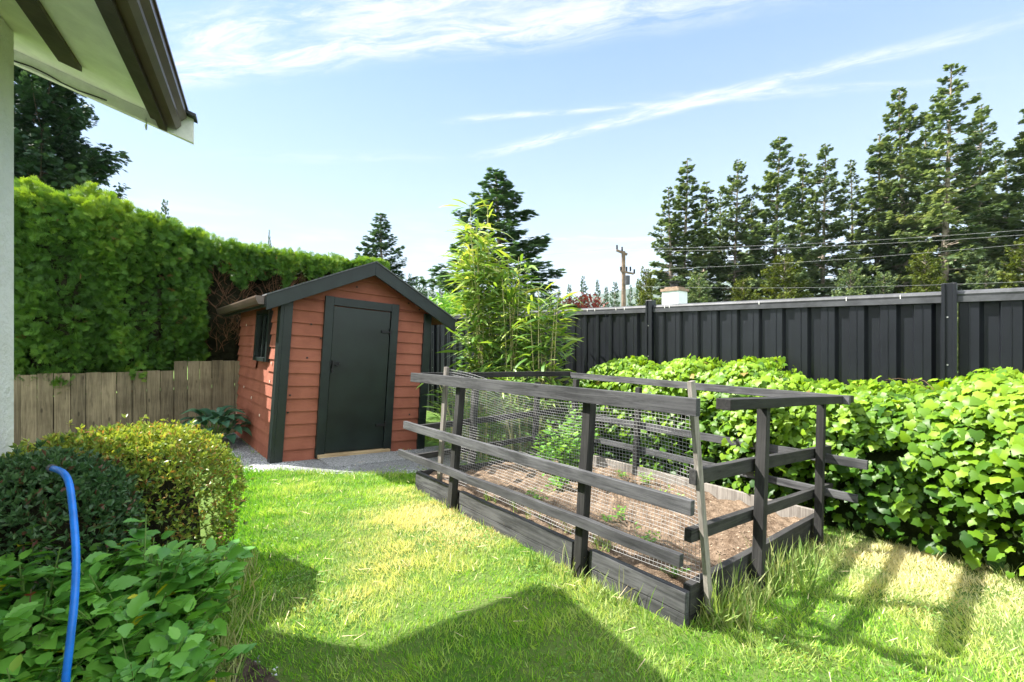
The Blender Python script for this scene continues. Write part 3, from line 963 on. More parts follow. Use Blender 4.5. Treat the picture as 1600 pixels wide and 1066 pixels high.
def stem_leaves(name, label, cat, x, y, h0, height, spread, nst, leaf, size, m, mstem, group=None, droop=.3, dens=1.0, rel_leaf=None, dryp=0):
    """a bushy plant: curved stems with leaves along them"""
    g = float(gz(x, y)) + h0
    root = thing(name, label, cat, (x, y, g), group)
    st = MB(); P = []; D = []; Nn = []; S = []
    for i in range(nst):
        a = random.uniform(0, 6.283); r = spread * math.sqrt(random.random()); H = height * random.uniform(.6, 1.05) * (1 - .35 * r / spread)
        bx, by = .25 * r * math.cos(a), .25 * r * math.sin(a)
        pts = []
        for k in range(7):
            t = k / 6
            pts.append(Vector((bx + r * math.cos(a) * t ** 1.3, by + r * math.sin(a) * t ** 1.3, H * (t - droop * .3 * t * t * (r / spread)))))
        st.tube(pts, [.0030 * (1 - .6 * k / 6) * (height / .5 + .4) for k in range(7)], 5)
        nl = max(3, int(H / (size * .33) * dens))
        for k in range(nl):
            t = random.uniform(.15, 1) if k else 1.0
            q = pts[min(5, int(t * 6))].lerp(pts[min(6, int(t * 6) + 1)], t * 6 % 1)
            b = random.uniform(0, 6.283)
            dv = Vector((math.cos(b), math.sin(b), random.uniform(-.15, .7)))
            P.append(q + Vector((dv.x, dv.y, dv.z * .5)) * size * .25); D.append(dv); Nn.append(Vector((random.gauss(0, .35), random.gauss(0, .35), 1)))
            S.append(size * random.uniform(.55, 1.15) * (1 - .3 * (t > .9)))
    st.build('stem', mstem, root)
    P = np.array([tuple(p) for p in P]); D = np.array([tuple(p) for p in D]); Nn = np.array([tuple(p) for p in Nn])
    dry = (rs.random(len(P)) < dryp) * 1.0
    scatter('foliage', leaf[0], leaf[1], P, frames(D, Nn), np.array(S), m, root, None, dry)
    return root


stem_leaves('vegetable_plant', 'tallest leafy vegetable plant behind the netting in the raised bed', 'plant', 3.35, 3.10, .13, .80, .32, 38, LEAF, .085, M['potato'], M['stem'], dens=1.2)
stem_leaves('vegetable_plant', 'low green vegetable plant at the foot of the tallest one', 'plant', 3.05, 2.95, .13, .30, .18, 10, LEAF, .07, M['potato'], M['stem'])
for i, (x, y, h, r, lab) in enumerate(((4.0, 2.62, .15, .09, 'small seedling near the pale back board of the bed'),
                                       (3.72, 2.22, .10, .10, 'flat seedling in the middle of the bed soil'),
                                       (3.95, 2.9, .09, .07, 'tiny grey-green seedling beside the back board'),
                                       (2.80, 2.10, .14, .13, 'spreading squash seedling just inside the netting'),
                                       (2.62, 1.78, .11, .12, 'low broad-leaved weed near the front of the bed'),
                                       (2.35, 1.36, .08, .06, 'reddish tuft of weeds in the near corner of the bed'),
                                       (2.62, 2.75, .16, .10, 'yellowish sprout behind the middle rail'))):
    stem_leaves('seedling', lab, 'seedling', x, y, .13, h, r, 9, LEAF, .05, M['potato'], M['stem'], 'seedlings in the raised bed', dens=.8)

# ------------------------------------------------------------------ black steel fence
def steel_fence():
    X = 5.6
    root = thing('metal_fence', 'tall black corrugated steel fence with grey top rail', 'fence', (X, 3.58, float(gz(X, 3.58))))
    off = (X, 3.58, float(gz(X, 3.58)))
    posts = [12.3, 9.4, 6.45, 3.58, .57, -2.4]
    def cap(y): return 1.70 + .0185 * y
    pitch, dep = .246, .04
    for a, b in zip(posts[:-1], posts[1:]):
        mb = MB(); y = a - .05; prof = []
        while y > b + .05:
            for dy, dx in ((0, 0), (.012, -dep), (.132, -dep), (.158, 0)):
                yy = y - dy
                if yy > b + .04: prof.append((X + dx, yy))
            # narrow crease on the proud face
            y -= pitch
        prof.append((prof[-1][0], b + .04))
        vs = []
        for x, yy in prof: vs += [(x, yy, float(gz(X, yy)) - .05), (x, yy, cap(yy) - .02)]
        fs = [(2 * i, 2 * i + 2, 2 * i + 3, 2 * i + 1) for i in range(len(prof) - 1)]
        mb.add(vs, fs)
        mb.build('panel', M['black_metal'], root, off)
        # ridge beads down each proud face
        rb = MB()
        y = a - .05
        while y > b + .25:
            rb.tube([(X - dep - .001, y - .072, float(gz(X, y))), (X - dep - .001, y - .072, cap(y) - .03)], .004, 5)
            y -= pitch
        rb.build('panel_crease', M['black_metal'], root, off)
        c = MB()
        c.tube([(X - .03, a - .045, cap(a)), (X - .03, b + .045, cap(b))], .034, 10)
        c.beam((X - .03, a - .044, cap(a) - .045), (X - .03, b + .044, cap(b) - .045), .075, .05)
        c.build('top_rail', M['cap_metal'], root, off)
    for k, y in enumerate(posts):
        e = .10
        p = MB().box(X - .085, X + .02, y - .042, y + .042, -.5, cap(y) + e)
        p.box(X - .098, X - .0855, y - .050, y - .025, -.5, cap(y) + e - .004).box(X - .098, X - .0855, y + .025, y + .050, -.5, cap(y) + e - .004)
        po = p.build('post', M['black_metal'], root, off, bevel=.003)
        for i in range(4):
            zz_ = .25 + i * .42
            MB().tube([(X - .0856, y + .01, zz_), (X - .092, y + .01, zz_)], .007, 6).build('screw', M['metal_light'], po, off)
    # white drips on the rail
    for y in (4.7, 4.55, 4.15, 4.0, 3.35, 3.28, 2.15, 1.32, .9):
        MB().box(X - .067, X - .062, y, y + .007, cap(y) - .045, cap(y) + .015).build('paint_drip', M['white_paint'], root, off)


steel_fence()

# ------------------------------------------------------------------ low cedar board fence on the left
def board_fence():
    Y = 8.02
    root = thing('wooden_fence', 'low weathered cedar board fence below the hedge', 'fence', (0, Y, float(gz(0, Y))))
    off = (0, Y, float(gz(0, Y)))
    x = -3.2; i = 0
    while x < 3.9:
        w = random.uniform(.132, .152)
        g = float(gz(x, Y))
        top = (.89 if x < .42 else 1.005) + random.uniform(-.012, .012)
        mb = MB()
        yy = Y + random.uniform(-.004, .004)
        mb.beam((x + w / 2 + random.uniform(-.003, .003), yy, g - .02), (x + w / 2, yy, top), w, .02, (0, 1, 0))
        mb.build('board', M['fence_wood'], root, off)
        x += w + random.uniform(.003, .009); i += 1
    MB().beam((-3.2, Y + .035, .18), (3.9, Y + .035, .10), .04, .09).beam((-3.2, Y + .035, .62), (3.9, Y + .035, .75), .04, .09).build('rail', M['fence_wood'], root, off)
    MB().box(-3.2, 3.9, Y + .06, Y + .07, -.3, .6).build('backing_board', M['fence_wood'], root, off)


board_fence()

# ------------------------------------------------------------------ clipped cedars of the tall hedge
def cedar(x, y, rx, ry, top, low, label, bare=False, n=5200, seed=0):
    n = int(n * 2.3)
    g = float(gz(x, y))
    root = thing('cedar_tree', label, 'tree', (x, y, g), 'clipped cedars forming the tall hedge')
    # trunks
    tr = MB()
    for k in range(2 if bare else 1):
        dx = random.uniform(-.15, .15)
        tr.tube([(dx, .05 * k, -.1), (dx + .02, .0, .8), (dx * 1.2 + random.uniform(-.1, .1), .05, 1.8), (dx * 1.5, .05, top - g - .25)], [.055, .045, .035, .012], 7)
    tr.build('trunk', M['bark_red'], root)
    # dark core shell, interior shade put into its colour
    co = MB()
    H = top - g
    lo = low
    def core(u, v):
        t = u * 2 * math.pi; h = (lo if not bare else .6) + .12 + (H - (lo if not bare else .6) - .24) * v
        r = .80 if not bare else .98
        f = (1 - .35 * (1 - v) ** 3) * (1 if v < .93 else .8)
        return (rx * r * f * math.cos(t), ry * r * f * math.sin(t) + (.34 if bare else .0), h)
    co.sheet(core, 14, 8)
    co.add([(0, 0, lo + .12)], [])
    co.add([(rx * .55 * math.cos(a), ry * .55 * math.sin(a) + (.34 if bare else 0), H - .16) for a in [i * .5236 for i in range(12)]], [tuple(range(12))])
    co.build('dark_core_shell', M['core'], root)
    # surface sprays
    v = rs.random(n) ** .8; t = rs.uniform(0, 2 * np.pi, n)
    topf = rs.random(n) < .26
    Q = np.zeros((n, 3)); Nv = np.zeros((n, 3))
    h = lo + (H - lo) * v
    prof = 1 - .30 * (1 - v) ** 3
    ct, s_ = np.cos(t), np.sin(t)
    # squarish plan so that neighbours knit together
    sq = 1 / np.maximum(np.abs(ct), np.abs(s_)) ** .45
    Q[:, 0] = rx * ct * sq * prof; Q[:, 1] = ry * s_ * sq * prof; Q[:, 2] = h
    Nv[:, 0] = ct; Nv[:, 1] = s_; Nv[:, 2] = .1
    r2 = np.sqrt(rs.random(n))
    Q[topf, 0] = (rx * ct * sq * r2)[topf]; Q[topf, 1] = (ry * s_ * sq * r2)[topf]; Q[topf, 2] = H
    Nv[topf] = (0, 0, 1)
    Gp = Q + np.array([x, y, 0])
    Gq = Gp * np.array([1.5, 1.5, .55]); f = fbm(Gq, 3.4, 3, 2); f2 = fbm(Gq * np.array([1, 1, 1.4]), 11.0, 2, 6)
    dsp = .15 * f + .06 * f2
    Q += Nv * (dsp - rs.random(n) ** 2 * .14)[:, None]
    keep = f + .6 * f2 > -1.15
    if bare: keep &= (h > H - .40 + .46 * f + .12 * f2)
    else: keep &= (h > lo + .22 * f)
    Q, Nv, f, f2, dsp = Q[keep], Nv[keep], f[keep], f2[keep], dsp[keep]; n = len(Q)
    D = norm(Nv * .55 + np.array([0, 0, .25]) + rs.normal(0, .5, (n, 3)))
    Nl = norm(Nv + rs.normal(0, .55, (n, 3)))
    rnd = .42 + .22 * f + .22 * f2 + rs.normal(0, .16, n) + .25 * (Q[:, 2] > H - .12)  # darker crevices and lighter top, light and shade put into leaf tone
    S = rs.uniform(.07, .145, n)
    brown = np.clip(fbm(Q + np.array([x, y, 0]), 2.6, 3, 9) * 1.6 - 1.35, 0, 1) * (rs.random(n) < .7) + (rs.random(n) < .004)
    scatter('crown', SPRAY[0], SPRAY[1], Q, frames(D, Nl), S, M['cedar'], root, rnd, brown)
    if bare:                                     # bare brown inner branches
        br = MB()
        for i in range(95):
            z0 = random.uniform(1.1, H - .55); a = random.uniform(math.pi, 2 * math.pi) if random.random() < .8 else random.uniform(0, 6.28)
            L = random.uniform(.3, .62); p = Vector((random.uniform(-.22, .22), 0, z0)); pts = [p]
            for k in range(1, 5):
                pts.append(p + Vector((math.cos(a) * L * k / 4 * .8, math.sin(a) * L * k / 4 * .7, L * .75 * (k / 4) ** 1.2)) + Vector((random.gauss(0, .02), random.gauss(0, .02), random.gauss(0, .02))))
            br.tube(pts, [.008, .006, .005, .004, .002], 4)
            for k in range(4):
                q = pts[2 + k % 3]; e = q + Vector((random.gauss(0, .12), random.gauss(0, .08), random.uniform(.03, .2)))
                br.tube([q, e], [.003, .001], 3)
        br.build('bare_branches', M['bark_red'], root)
    return root


cedar(-2.35, 8.75, .55, .62, 3.04, .72, 'clipped hedge cedar farthest left, half behind the white house corner')
cedar(-1.45, 8.70, .52, .62, 3.01, .74, 'clipped hedge cedar just right of the white house corner')
cedar(-.62, 8.53, .55, .64, 3.05, .60, 'bulging hedge cedar overhanging the wooden fence under the tall dark fir', n=6500)
cedar(.12, 8.56, .52, .62, 2.97, .68, 'hedge cedar left of the gap full of dead branches', n=6200)
cedar(.58, 8.66, .32, .50, 2.90, .95, 'narrow hedge cedar at the left edge of the bare trunks', n=4200)
cedar(1.28, 8.80, .48, .52, 2.84, 1.1, 'thin-bottomed cedar with bare trunks left of the shed roof', True, 4600)
cedar(2.08, 8.85, .48, .52, 2.80, 1.1, 'cedar with dead brown twigs above the shed eave', True, 4600)
cedar(2.84, 8.90, .46, .50, 2.78, 1.4, 'dense dark cedar behind the shed roof slope', True, 4600)
cedar(3.52, 8.9, .44, .50, 2.80, 1.4, 'rounded bright cedar at the right end of the hedge above the shed ridge', False, 5200)

# ------------------------------------------------------------------ ivy along the steel fence
def ivy():
    g = float(gz(4.9, 2))
    root = thing('ivy', 'bank of glossy bright green ivy against the black steel fence', 'ivy', (4.9, 2.0, g))
    # profile: x from the front foot to the fence, height of the bank
    def front(y): return 4.46 - .10 * np.clip(1.2 - y, 0, 2) + .08 * np.sin(y * 2.6) + .05 * np.sin(y * 6.1)
    def height(y):
        return 1.30 + .05 * np.sin(y * 3.1 + 1) + .05 * np.sin(y * 7.3) + .10 * np.clip((y - 1.1) / 2, 0, 1) - .10 * np.exp(-((y - 1.15) / .28) ** 2) - .55 * smooth01((y - 3.7) / 1.0)
    def pos(y, s):
        """s 0 at the foot, 1 at the fence"""
        xf = front(y); H = height(y)
        a = s * np.pi / 2
        k = .62
        x = xf + (5.50 - xf) * (1 - np.cos(a) ** k)
        z = H * np.sin(a) ** .55
        return x, z
    n = 19000
    y = rs.uniform(-2.3, 4.75, n)
    s = rs.random(n) ** .85
    x, z = pos(y, s)
    x2, z2 = pos(y, np.clip(s + .02, 0, 1)); x1, z1 = pos(y, np.clip(s - .02, 0, 1))
    T = norm(np.stack([x2 - x1, np.zeros(n), z2 - z1], 1)); Nv = norm(np.stack([-T[:, 2], np.zeros(n), T[:, 0]], 1))
    P = np.stack([x, y, z + gz(x, y)], 1)
    f = fbm(P, 5.0, 3, 4); f2 = fbm(P, 14, 2, 8)
    P += Nv * (.06 * f + .04 * f2 - .24 * rs.random(n) ** 1.5 + .05)[:, None]
    keep = (f + f2 > -1.25) & (P[:, 2] > gz(x, y) + .02)
    P, Nv, f, f2 = P[keep], Nv[keep], f[keep], f2[keep]; n = len(P)
    up = np.array([0, 0, 1.0])
    Nl = norm(Nv * .7 + up * .55 + np.array([-.15, .15, 0]) + rs.normal(0, .36, (n, 3)))
    D = norm(np.stack([Nv[:, 0] * .7, rs.normal(0, .7, n), -.75 + rs.normal(0, .3, n)], 1))
    S = .036 + .058 * rs.random(n) ** 1.3 * (1 + .2 * (P[:, 1] < .8))
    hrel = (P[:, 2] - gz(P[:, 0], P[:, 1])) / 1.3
    rnd = .18 + .42 * hrel + .15 * f + rs.normal(0, .18, n)  # darker low down, shade put into the leaf tone
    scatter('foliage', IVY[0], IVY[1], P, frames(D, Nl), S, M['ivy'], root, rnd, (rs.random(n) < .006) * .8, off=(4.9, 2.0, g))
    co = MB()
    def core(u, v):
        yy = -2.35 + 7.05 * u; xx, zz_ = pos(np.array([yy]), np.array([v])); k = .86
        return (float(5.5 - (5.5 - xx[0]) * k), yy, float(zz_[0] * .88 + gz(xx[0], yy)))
    co.sheet(core, 50, 10).build('dark_ivy_core', M['core_ivy'], root, (4.9, 2.0, g))  # closed dark sheet, not stems; shade is in its colour
    # loose runners sticking up
    r = MB()
    for i in range(4):
        yy = random.choice([random.uniform(.2, 3.9), random.uniform(.5, 1.4)]); xx = random.uniform(4.9, 5.35)
        z0 = float(gz(xx, yy)) + float(height(np.array([yy]))[0]) - .1; a = random.uniform(0, 6.28); L = random.uniform(.15, .38)
        pts = [Vector((xx, yy, z0)) + Vector((math.cos(a) * L * t * .5, math.sin(a) * L * t, L * (1.1 * t - .75 * t * t))) for t in (0, .25, .5, .75, 1)]
        r.tube(pts, [.003, .003, .0025, .002, .001], 4)
    r.build('runners', M['twig'], root, (4.9, 2.0, g))


ivy()

# ------------------------------------------------------------------ bamboo
def bamboo(x, y, nc, spread, hmin, hmax, label, lean=(0, 0), n_leaf=55, size=.2):
    g = float(gz(x, y))
    root = thing('bamboo', label, 'bamboo', (x, y, g), 'bamboo clump by the steel fence')
    cu = MB(); P = []; D = []; Nn = []; S = []
    for i in range(nc):
        a = random.uniform(0, 6.28); r = spread * math.sqrt(random.random()); H = random.uniform(hmin, hmax)
        bx, by = r * math.cos(a) * .7, r * math.sin(a) * .7
        ex, ey = bx * 1.5 + lean[0] * H * .1 + random.gauss(0, .08), by * 1.5 + lean[1] * H * .1 + random.gauss(0, .08)
        pts = [Vector((bx + (ex - bx) * t ** 1.6, by + (ey - by) * t ** 1.6, H * t)) for t in [k / 10 for k in range(11)]]
        cu.tube(pts, [.014 * (1 - .8 * k / 10) for k in range(11)], 5)
        for k in range(int(n_leaf * H / 2.5)):
            t = random.random() ** .8 * .93 + .07
            q = pts[min(9, int(t * 10))].lerp(pts[min(10, int(t * 10) + 1)], t * 10 % 1)
            b = random.uniform(0, 6.28); rr = random.uniform(.02, .22) * (1.3 - .75 * t)
            q = q + Vector((math.cos(b) * rr, math.sin(b) * rr, random.uniform(-.03, .06)))
            b2 = b + random.gauss(0, .6)
            P.append(q); D.append(Vector((math.cos(b2), math.sin(b2), random.uniform(-.45, .75)))); Nn.append(Vector((random.gauss(0, .5), random.gauss(0, .5), 1)))
            S.append(size * random.uniform(.5, 1.2))
    cu.build('culms', M['culm'], root)
    P = np.array([tuple(p) for p in P]); D = np.array([tuple(p) for p in D]); Nn = np.array([tuple(p) for p in Nn])
    rnd = .2 + .3 * P[:, 2] / 3.4 + rs.normal(0, .22, len(P)) + .2 * fbm(P, 3, 2, 3)
    scatter('foliage', LANCE[0], LANCE[1], P, frames(D, Nn), np.stack([np.array(S) * 1.25, S, S], 1), M['bamboo'], root, rnd)


bx_, by_ = W2(-.45, 7.0)
bamboo(bx_, by_, 13, .26, 2.7, 3.72, 'tallest pale bamboo clump rising left of centre by the steel fence', (-.25, .1), 84, .33)
bx_, by_ = W2(-.05, 6.9)
bamboo(bx_, by_, 15, .30, 1.9, 2.95, 'middle bamboo clump with crowded green leaves', (0, 0), 74, .31)
bx_, by_ = W2(.50, 6.55)
bamboo(bx_, by_, 14, .30, 1.7, 2.45, 'right-hand arching bamboo clump next to the ivy', (.3, 0), 70, .33)
bx_, by_ = W2(-.55, 6.0)
bamboo(bx_, by_, 16, .36, .5, 1.15, 'low fringe of young bamboo behind the left end of the bed', (0, 0), 130, .2)
bx_, by_ = W2(.15, 6.0)
bamboo(bx_, by_, 18, .40, .5, 1.2, 'low fringe of young bamboo behind the middle of the bed', (0, 0), 130, .19)

# ------------------------------------------------------------------ clipped shrubs, foreground plants, hosta
def clipped(name, label, cx_, cy_, rx, ry, h, n, m, size, seed, flat=.55, dryp=.1, lo=.08):
    g = float(gz(cx_, cy_))
    root = thing(name, label, 'shrub', (cx_, cy_, g))
    t = rs.uniform(0, 2 * np.pi, n); v = rs.random(n)
    ph = np.arcsin(np.clip(v * 1.25 - .25, -.25, 1))
    cp_, sp_ = np.cos(ph) ** flat, np.sin(ph)
    Q = np.stack([rx * np.cos(t) * cp_, ry * np.sin(t) * cp_, h * .36 + h * .64 * np.sign(sp_) * np.abs(sp_) ** .75], 1)
    # squash the random variable so the flat top is also covered
    tp = rs.random(n) < .33; rr = np.sqrt(rs.random(n))
    Q[tp] = np.stack([rx * .93 * rr * np.cos(t), ry * .93 * rr * np.sin(t), h * (1 - .24 * rr ** 3)], 1)[tp]
    Nv = norm(np.stack([Q[:, 0] / rx, Q[:, 1] / ry, (Q[:, 2] - h * .36) / h], 1)); Nv[tp] = (0, 0, 1)
    f = fbm(Q + seed, 6, 3, seed); f2 = fbm(Q + seed, 17, 2, seed + 2)
    Q += Nv * (.05 * f + .035 * f2 - .11 * rs.random(n) ** 2 + .05 * (rs.random(n) < .04))[:, None]
    keep = (Q[:, 2] > lo) & (f + f2 > -1.25); Q, Nv, f, f2 = Q[keep], Nv[keep], f[keep], f2[keep]; n = len(Q)
    # each point is a little rosette of leaves
    k = 5
    Q = np.repeat(Q, k, 0); Nv = np.repeat(Nv, k, 0); f = np.repeat(f, k); f2 = np.repeat(f2, k)
    N2 = len(Q)
    D = norm(Nv * .7 + rs.normal(0, .62, (N2, 3)) + np.array([0, 0, .25]))
    Nl = norm(np.cross(D, randdir(N2)))
    Nl = np.where((np.sum(Nl * (Nv + [0, 0, .5]), 1) < 0)[:, None], -Nl, Nl)
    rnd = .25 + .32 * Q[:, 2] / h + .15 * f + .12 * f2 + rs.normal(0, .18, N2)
    dry = (rs.random(N2) < dryp) * rs.uniform(.4, 1, N2)
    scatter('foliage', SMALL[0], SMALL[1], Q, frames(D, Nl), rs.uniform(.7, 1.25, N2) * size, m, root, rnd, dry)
    st = MB()
    for i in range(60):
        a = random.uniform(0, 6.28); r = random.uniform(.3, .93); zt = h * random.uniform(.35, .92)
        e = Vector((rx * r * math.cos(a), ry * r * math.sin(a), zt)); p = Vector((random.gauss(0, .04), random.gauss(0, .04), 0))
        st.tube([p, p.lerp(e, .4) + Vector((0, 0, .03)), e], [.009, .006, .002], 5)
    st.build('branches', M['twig'], root)
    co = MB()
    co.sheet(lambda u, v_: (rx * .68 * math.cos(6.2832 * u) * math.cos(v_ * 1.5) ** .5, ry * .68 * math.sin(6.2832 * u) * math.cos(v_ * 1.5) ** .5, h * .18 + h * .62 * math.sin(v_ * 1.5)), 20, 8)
    co.build('dark_shrub_core', M['core'], root)  # closed dark dome, not twigs; inner shade is its colour


x_, y_ = W2(-2.15, 2.47)
clipped('boxwood_shrub', 'large clipped rounded shrub with sunlit yellow-green top', x_, y_, .56, .50, .82, 5600, M['box'], .030, 3, .85, .14, .10)
x_, y_ = W2(-2.02, 1.92)
clipped('azalea_shrub', 'smaller dark green clipped shrub shaded beside the house wall', x_, y_, .34, .36, .79, 3400, M['box_dark'], .031, 9, .6, .06, .1)

OV = ([(0, 0, 0), (-.17, .10, .02), (-.28, .26, .05), (-.24, .30, .045), (-.33, .46, .06), (-.27, .50, .05), (-.27, .66, .04), (-.2, .68, .03), (-.13, .84, -.01), (0, 1, -.1),
       (.13, .84, -.01), (.2, .68, .03), (.27, .66, .04), (.27, .50, .05), (.33, .46, .06), (.24, .30, .045), (.28, .26, .05), (.17, .10, .02), (0, .35, -.02), (0, .68, -.03)],
      [(0, 18, 3, 2, 1), (3, 18, 19, 7, 6, 5, 4), (7, 19, 9, 8), (0, 17, 16, 15, 18), (18, 15, 14, 13, 12, 11, 19), (19, 11, 10, 9)])


def leafy(xc, yc, hgt, spread, nst, size, label, name='leafy_shrub', m='leafy', dryp=.0, group=None):
    x, y = W2(xc, yc)
    r = stem_leaves(name, label, 'shrub', x, y, .0, hgt, spread, nst, OV, size, M[m], M['stem'], group, .4, 1.3, None, max(dryp, .02))  # a few leaves painted sunlit yellow
    return r


leafy(-1.47, 1.80, .66, .30, 98, .096, 'broad-leaved green shrub right of the blue hose, its outer tips sunlit')
leafy(-1.78, 1.68, .68, .28, 76, .094, 'broad-leaved green shrub behind the blue hose')
leafy(-1.20, 1.48, .42, .24, 70, .090, 'low broad-leaved shrub at the bottom edge right of the hose')
leafy(-1.58, 1.42, .50, .28, 66, .098, 'broad-leaved shrub in the bottom left corner left of the hose')


def lance_plant():
    x, y = W2(-1.42, 1.34)
    stem_leaves('young_plant', 'young pale plant with narrow pointed leaves in the bottom left corner', 'plant', x, y, .0, .52, .08, 4, LEAF, .075, M['potato'], M['stem'], None, .2, 1.3)
    x, y = W2(-1.62, 1.50)
    root = stem_leaves('red_leaved_twig', 'reddish wilted twig leaning into the frame at far left', 'plant', x, y, .0, .60, .10, 3, LEAF, .07, M['maple'], M['twig'], None, .2, .55)


lance_plant()


def hosta():
    x, y = .88, 7.05
    g = float(gz(x, y))
    root = thing('hosta', 'blue-green hosta between the wooden fence and the shed', 'plant', (x, y, g))
    V = []; F = []
    nx_, ny_ = 4, 7
    for j in range(ny_ + 1):
        t = j / ny_; w = .36 * math.sin(math.pi * min(1, t * .97 + .03)) ** .75 * (1 - .25 * t)
        for i in range(nx_ + 1):
            s = i / nx_ * 2 - 1
            V.append((s * w, t, .10 * abs(s) * w * 2 + .28 * math.sin(t * 2.3) - .28 * t * t * 1.6))
    for j in range(ny_):
        for i in range(nx_): a = j * (nx_ + 1) + i; F.append((a, a + 1, a + nx_ + 2, a + nx_ + 1))
    P = []; D = []; Nn = []; S = []; st = MB()
    for i in range(46):
        a = i * 2.399; r = .04 + .30 * math.sqrt(i / 46); z = .40 - .26 * (i / 46) + random.uniform(-.03, .03)
        p = Vector((r * math.cos(a) * .8, r * math.sin(a) * .8, z)); P.append(p)
        D.append(Vector((math.cos(a), math.sin(a), .55 - .7 * i / 46))); Nn.append(Vector((-math.cos(a) * .35, -math.sin(a) * .35, 1))); S.append(random.uniform(.20, .28))
        st.tube([(0, 0, 0), tuple(p * .5 + Vector((0, 0, .05))), tuple(p)], [.006, .005, .004], 5)
    P, D, Nn = (np.array([tuple(p) for p in q]) for q in (P, D, Nn))
    scatter('leaves', V, F, P, frames(D, Nn), np.array(S), M['hosta'], root)
    st.build('stems', M['stem'], root)


hosta()


def hose():
    pts = [(98, 1090, 1.28), (104, 1050, 1.29), (111, 990, 1.31), (117, 930, 1.34), (119, 870, 1.38), (116, 820, 1.42), (112, 780, 1.46), (108, 755, 1.49), (101, 741, 1.52), (92, 735, 1.57), (82, 732, 1.63)]
    P = []
    for u, v, d in pts:
        x, y = W2((u - 800) / 711 * d, d); P.append(Vector((x, y, 1.3 + (533 - v) / 711 * d)))
    b = P[0].copy(); x, y = W2(-1.30, 1.24); g = float(gz(x, y))
    P = [Vector((x + .02, y, g + .0)), Vector((x, y, g + .03))] + P
    root = thing('garden_hose', 'thick bright blue hose standing up out of the leafy shrubs', 'hose', P[0])
    # smooth
    Q = []
    for i in range(len(P) - 1):
        p0, p1, p2, p3 = P[max(i - 1, 0)], P[i], P[i + 1], P[min(i + 2, len(P) - 1)]
        for k in range(4):
            t = k / 4
            Q.append(.5 * ((2 * p1) + (p2 - p0) * t + (2 * p0 - 5 * p1 + 4 * p2 - p3) * t * t + (3 * p1 - p0 - 3 * p2 + p3) * t ** 3))
    Q.append(P[-1])
    o = P[0]
    MB().tube([q - o for q in Q], .0098, 14).build('hose', M['blue'], root, smooth=True)
    e = Q[-1] - o; d = (Q[-1] - Q[-4]).normalized()
    MB().tube([e - d * .005, e + d * .02, e + d * .03, e + d * .05], [.0145, .0145, .012, .010], 10).build('nozzle', M['cap_metal'], root)


hose()


def edging():
    a = Vector((.10, 1.75, 0)); b = Vector((.37, 3.12, 0))
    a.z = float(gz(a.x, a.y)) ; b.z = float(gz(b.x, b.y))
    root = thing('planter_edging', 'weathered timber edging between planter and lawn', 'edging', a)
    MB().beam((0, 0, .055), tuple(b - a + Vector((0, 0, .055))), .05, .14, seg=8, jit=.003).build('timber', M['fence_wood'], root, bevel=.004)
    x, y = .40, 3.02
    s = MB()
    s.sheet(lambda u, v: (.085 * math.cos(6.2832 * u) * math.sin(3.1416 * v) * (1 + .15 * math.sin(5 * u * 6.28)), .065 * math.sin(6.2832 * u) * math.sin(3.1416 * v), .06 * math.cos(3.1416 * v) + .03), 14, 8)
    o = s.build('edging_stone', M['stone'], smooth=True); o.location = (x, y, float(gz(x, y)))
    tag(o, 'pinkish stone lying at the planter edge below the clipped shrub', 'stone')


edging()

